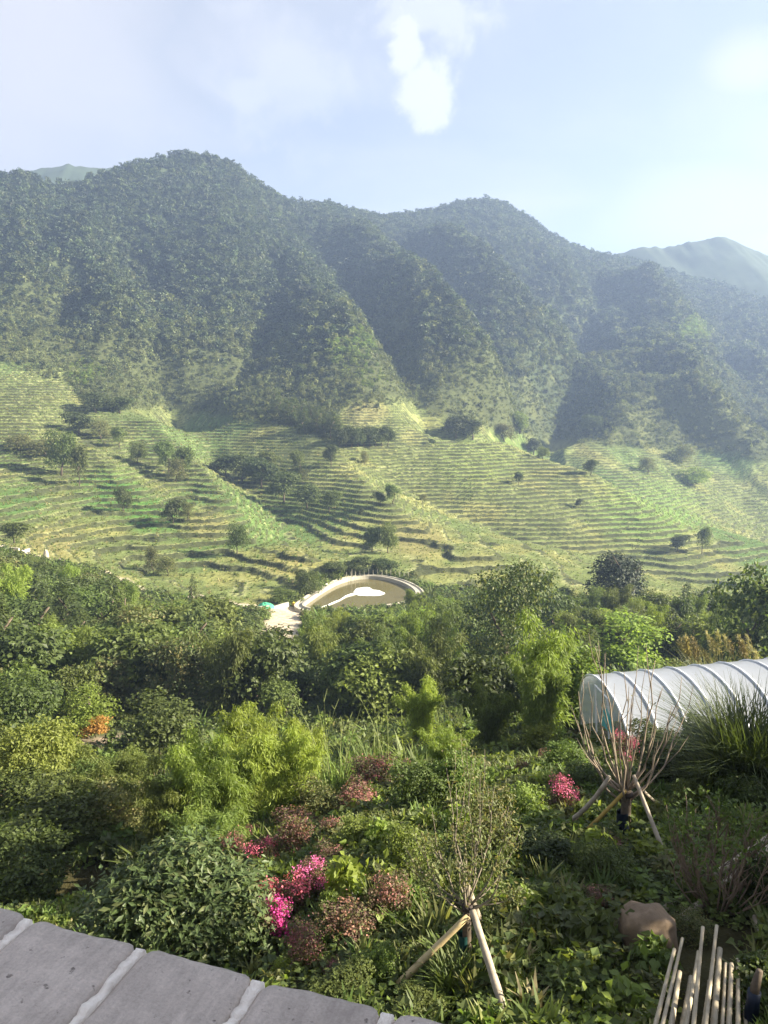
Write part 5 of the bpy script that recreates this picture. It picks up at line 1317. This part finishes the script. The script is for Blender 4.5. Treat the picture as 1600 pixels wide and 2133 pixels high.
# ------------------------------------------------------------------ greenhouse
def film(name, col, alpha, transl=.4):
    m = bpy.data.materials.new(name); m.use_nodes = True; t = m.node_tree; b = t.nodes['Principled BSDF']; out = t.nodes['Material Output']
    b.inputs['Base Color'].default_value = (*col, 1); b.inputs['Roughness'].default_value = .32; b.inputs['Specular IOR Level'].default_value = .5
    nn = N(t, 'ShaderNodeTexNoise'); nn.inputs['Scale'].default_value = 2.2; nn.inputs['Detail'].default_value = 5; tcn = N(t, 'ShaderNodeTexCoord'); t.links.new(tcn.outputs['Object'], nn.inputs['Vector'])
    bn = N(t, 'ShaderNodeBump'); bn.inputs['Strength'].default_value = .25; bn.inputs['Distance'].default_value = .06; t.links.new(nn.outputs['Fac'], bn.inputs['Height']); t.links.new(bn.outputs[0], b.inputs['Normal'])
    tr = N(t, 'ShaderNodeBsdfTranslucent'); tr.inputs['Color'].default_value = (*col, 1); ms = N(t, 'ShaderNodeMixShader'); ms.inputs[0].default_value = transl
    t.links.new(b.outputs[0], ms.inputs[1]); t.links.new(tr.outputs[0], ms.inputs[2])
    tp = N(t, 'ShaderNodeBsdfTransparent'); m2 = N(t, 'ShaderNodeMixShader'); m2.inputs[0].default_value = alpha
    t.links.new(tp.outputs[0], m2.inputs[1]); t.links.new(ms.outputs[0], m2.inputs[2]); t.links.new(m2.outputs[0], out.inputs['Surface']); return m
FILM = film('white_film', (.50, .53, .58), .90); FILM_E = film('end_film', (.30, .36, .32), .34); PIPE = simple_mat('white_pipe', (.75, .76, .77), .4)
TEAL = simple_mat('teal_cloth', (.10, .42, .40), .8, 4, .2)
gh0 = at(1262, 1421, 22.0); ga = math.radians(4); HW, HH, NS, LEN = 2.2, 1.6, 15, .85
gh = empty('greenhouse', (gh0.x, gh0.y, gh0.z - HH), ga); gh.rotation_euler = (0, -.070, ga); tag(gh, 'long white plastic film tunnel greenhouse with pale hoops', 'greenhouse')
def arch(t): return Vector((0, HW * math.cos(math.pi * t), HH * (math.sin(math.pi * t) ** .8)))
AP = [arch(0) - Vector((0, 0, .7))] + [arch(k / 16) for k in range(17)] + [arch(1) - Vector((0, 0, .7))]; NA = len(AP)
for i in range(NS + 1):
    m = MB(); m.tube([Vector((i * LEN, q.y * 1.006, q.z * 1.006)) for q in AP], .034, 6); m.build('hoop', PIPE, gh, True)
rr = random.Random(77)
for i in range(NS):
    m = MB(); vv = []; nu = 4
    for u in range(nu + 1):
        for k in range(NA):
            sag = .005 * math.sin(math.pi * u / nu); q = AP[k]; vv.append((i * LEN + .004 + (LEN - .008) * u / nu, q.y * (1 - sag), q.z * (1 - sag)))
    m.add(vv, [(u * NA + k, u * NA + k + 1, (u + 1) * NA + k + 1, (u + 1) * NA + k) for u in range(nu) for k in range(NA - 1)]); m.build('film_panel', FILM, gh, True)
m = MB(); m.add([(-.012, q.y * .985, q.z * .985) for q in AP] + [(-.012, 0, -.2)], [(k, k + 1, NA) for k in range(NA - 1)]); m.build('end_wall', FILM_E, gh)
for nm, seg in (('door_post', ((-.03, -.55, -.7), (-.03, -.55, 1.3))), ('door_post', ((-.03, .55, -.7), (-.03, .55, 1.3))), ('door_head', ((-.03, -.58, 1.3), (-.03, .58, 1.3))), ('end_brace', ((-.03, -1.5, -.7), (-.03, -1.5, 1.2)))):
    m = MB(); m.tube(seg, .025, 6); m.build(nm, PIPE, gh)
m = MB(); m.add([(-.05, -.5, 1.0), (-.05, -.1, .75), (-.05, .02, .25), (-.05, -.35, .3), (-.05, -.9, .35), (-.05, -.95, .7)], [(0, 1, 2, 3), (0, 3, 4, 5)]); m.build('teal_cloth', TEAL, gh)

# ------------------------------------------------------------------ parapet wall with coping stones
STONE = simple_mat('grey_brick', (.45, .395, .365), .9, 11, .34, .55, detail=14)
def stone_mat():
    m = bpy.data.materials.new('grey_coping'); m.use_nodes = True; t = m.node_tree; b = t.nodes['Principled BSDF']; b.inputs['Roughness'].default_value = .92; b.inputs['Specular IOR Level'].default_value = .2
    tcn = N(t, 'ShaderNodeTexCoord'); oi = N(t, 'ShaderNodeObjectInfo')
    off = N(t, 'ShaderNodeVectorMath', operation='ADD'); t.links.new(tcn.outputs['Object'], off.inputs[0])
    cx = N(t, 'ShaderNodeCombineXYZ'); t.links.new(math_node(t, 'MULTIPLY', oi.outputs['Random'], 40.0), cx.inputs[0]); t.links.new(cx.outputs[0], off.inputs[1])
    def nz_(scale, det, rough, stretch=(1, 1, 1)):
        mp = N(t, 'ShaderNodeMapping'); mp.inputs['Scale'].default_value = stretch; t.links.new(off.outputs[0], mp.inputs['Vector'])
        n = N(t, 'ShaderNodeTexNoise'); n.inputs['Scale'].default_value = scale; n.inputs['Detail'].default_value = det; n.inputs['Roughness'].default_value = rough; t.links.new(mp.outputs[0], n.inputs['Vector']); return n.outputs['Fac']
    big, mid_, fine, streak = nz_(5, 4, .6), nz_(22, 6, .7), nz_(160, 4, .7), nz_(70, 5, .6, (1, .16, 1))
    rng_ = lambda v, a, b_, lo, hi: (lambda n: (t.links.new(v, n.inputs[0]), [setattr(n.inputs[i], 'default_value', q) for i, q in ((1, a), (2, b_), (3, lo), (4, hi))], n.outputs[0])[-1])(N(t, 'ShaderNodeMapRange'))
    f = math_node(t, 'MULTIPLY', rng_(big, .3, .7, .80, 1.16), rng_(mid_, .3, .7, .84, 1.12)); f = math_node(t, 'MULTIPLY', f, rng_(fine, .3, .7, .86, 1.12)); f = math_node(t, 'MULTIPLY', f, rng_(streak, .35, .65, .90, 1.08))
    pit = rng_(nz_(48, 3, .5), .66, .72, 1.0, .45); f = math_node(t, 'MULTIPLY', f, pit); f = math_node(t, 'MULTIPLY', f, rng_(oi.outputs['Random'], 0, 1, .9, 1.08))
    sc_ = N(t, 'ShaderNodeVectorMath', operation='SCALE'); sc_.inputs[0].default_value = (.53, .455, .395); t.links.new(f, sc_.inputs['Scale']); t.links.new(sc_.outputs[0], b.inputs['Base Color'])
    bn = N(t, 'ShaderNodeBump'); bn.inputs['Strength'].default_value = .8; bn.inputs['Distance'].default_value = .006; t.links.new(f, bn.inputs['Height']); t.links.new(bn.outputs[0], b.inputs['Normal']); return m
STONE = stone_mat()
MORTAR = simple_mat('lime_mortar', (.88, .79, .69), .9, 30, .12, .6)
ZT = -1.0
E0, E1 = on_level(0, 1905, ZT), on_level(868, 2133, ZT)
ex = (E1 - E0).normalized(); ey = Vector((0, 0, 1)).cross(ex)          # ey points away from the viewer
if ey.y < 0: ey = -ey
E0 = E0 + ey * .016
wall = empty('parapet_wall', E0); wall.rotation_euler = (0, 0, math.atan2(ex.y, ex.x)); tag(wall, 'grey coping stone wall with white mortar joints at the bottom corner', 'wall')
js = [(on_level(a, b, ZT) - E0).dot(ex) for a, b in ((52, 1920), (286, 1983), (536, 2044), (805, 2117))]
gap = js[2] - js[1]
js = [js[0] - gap * k for k in (3, 2, 1)] + js + [js[-1] + gap * k for k in (1, 2, 3)]
DEP, TH, JW = .36, .075, .022
def coping(x0, x1, seed):
    L = x1 - x0; nx, ny = 22, 26; m = MB(); vv = []; r_ = np.random.default_rng(seed); w0 = r_.uniform(-.006, .006)
    for j in range(ny + 1):
        v = j / ny
        for i in range(nx + 1):
            u = i / nx; x, y = u * L, -v * DEP
            ed = min(u, 1 - u) * L; fr = v * DEP
            y += .010 * float(fbm(np.array([x * 14 + seed * 3.1]), np.array([.5]), 3, seed)[0]) * max(0, 1 - v * 4) + w0
            c = max(0, .022 - ed) / .022; y -= c * c * .016 * max(0, 1 - fr / .05)
            z = .0016 * float(fbm(np.array([x * 16]), np.array([y * 16]), 3, seed + 9)[0])
            rr_ = .006
            for q in (ed, fr):
                if q < rr_: z -= rr_ - math.sqrt(max(0, rr_ ** 2 - (rr_ - q) ** 2))
            vv.append((x, y, z))
    W_ = nx + 1; ff = [(j * W_ + i, (j + 1) * W_ + i, (j + 1) * W_ + i + 1, j * W_ + i + 1) for j in range(ny) for i in range(nx)]
    border = [i for i in range(W_)] + [j * W_ + nx for j in range(1, ny + 1)] + [ny * W_ + i for i in range(nx - 1, -1, -1)] + [j * W_ for j in range(ny - 1, 0, -1)]
    o_ = len(vv); vv += [(vv[k][0], vv[k][1], -TH) for k in border]; n = len(border)
    ff += [(border[k], border[(k + 1) % n], o_ + (k + 1) % n, o_ + k) for k in range(n)]
    m.add(vv, ff); return m
for i in range(len(js) - 1):
    o = coping(js[i] + JW / 2, js[i + 1] - JW / 2, i + 3).build('coping_stone', STONE, wall, True); o.location = (js[i] + JW / 2, 0, 0)
for i, x in enumerate(js):
    m = MB(); vv = []; n = 90; r_ = np.random.default_rng(i + 60)
    for k in range(n + 1):
        y = -.006 - k / n * (DEP - .006); wv = JW * (.56 + .34 * float(fbm(np.array([y * 70]), np.array([i * 3.3]), 4, 5)[0])); sh = .003 * float(fbm(np.array([y * 25]), np.array([i * 7.7]), 2, 8)[0])
        top = -.003 + .005 * float(fbm(np.array([y * 60]), np.array([i * 1.7]), 2, 9)[0])
        if k == 0: top -= .012
        vv += [(sh - wv, y, -.022), (sh - wv * .86, y, top), (sh + wv * .84, y, top + .001), (sh + wv, y, -.022)]
    ff = [(k * 4 + q, (k + 1) * 4 + q, (k + 1) * 4 + q + 1, k * 4 + q + 1) for k in range(n) for q in range(3)] + [(0, 1, 2, 3)]
    m.add(vv, ff); o = m.build('mortar_joint', MORTAR, wall, True); o.location = (x, 0, 0)
m = MB(); x0, x1 = js[0] - .02, js[-1] + .02; m.box(((x0 + x1) / 2, -DEP / 2, (-TH - 5.8) / 2 - .004), (x1 - x0, DEP - .05, 5.8 - TH)); m.build('wall_body', simple_mat('wall_grey', (.25, .24, .24), .9, 5, .25, .3), wall)

# ------------------------------------------------------------------ unseen trees and building wing added to shade the near garden and the wall
for i, (x, y, h, w) in enumerate(((13.4, 6.6, 6.2, 5.4), (14.5, 9.6, 6.0, 5.0), (12.2, 4.0, 6.2, 4.6), (16.0, 12.6, 6.3, 4.4))):
    z = float(ground(x, y)); stand('broadleaf_tree', [('crown', BROAD[[0, 1, 3, 2, 0][i]][1]), ('trunk', TRUNKS[i % 3])], (x, y, z - .1), w, h, i * 1.3, ['second', 'third', 'first', 'last'][i] + ' unseen tree of the row added to shade the near garden, counted from the near end', 'tree', 'unseen trees added to shade the garden')
hs = empty('shade_house', (4.4, -1.0, -6.0)); tag(hs, 'unseen brick wing with tiled roof added to shade the parapet wall', 'shade_house')
m = MB(); m.box((0, 0, 3.6), (4.0, 5.4, 7.2)); m.build('wall', simple_mat('shade_house_wall', (.30, .28, .27), .9, 4, .2, .3), hs)
m = MB(); m.add([(-2.4, -3.0, 7.15), (2.4, -3.0, 7.15), (2.4, 3.0, 7.15), (-2.4, 3.0, 7.15), (0, -3.0, 8.3), (0, 3.0, 8.3)], [(0, 4, 5, 3), (4, 1, 2, 5), (0, 1, 4), (3, 5, 2), (3, 2, 1, 0)]); m.build('roof', simple_mat('roof_tile', (.10, .10, .11), .85, 8, .3, .4), hs)
wf = MB(); wf.box((-2.02, 0, 6.0), (.08, 1.3, 1.3)); w_ = wf.build('window', PIPE, hs); m = MB(); m.box((-2.07, 0, 6.0), (.03, 1.1, 1.1)); m.build('pane', water, w_)
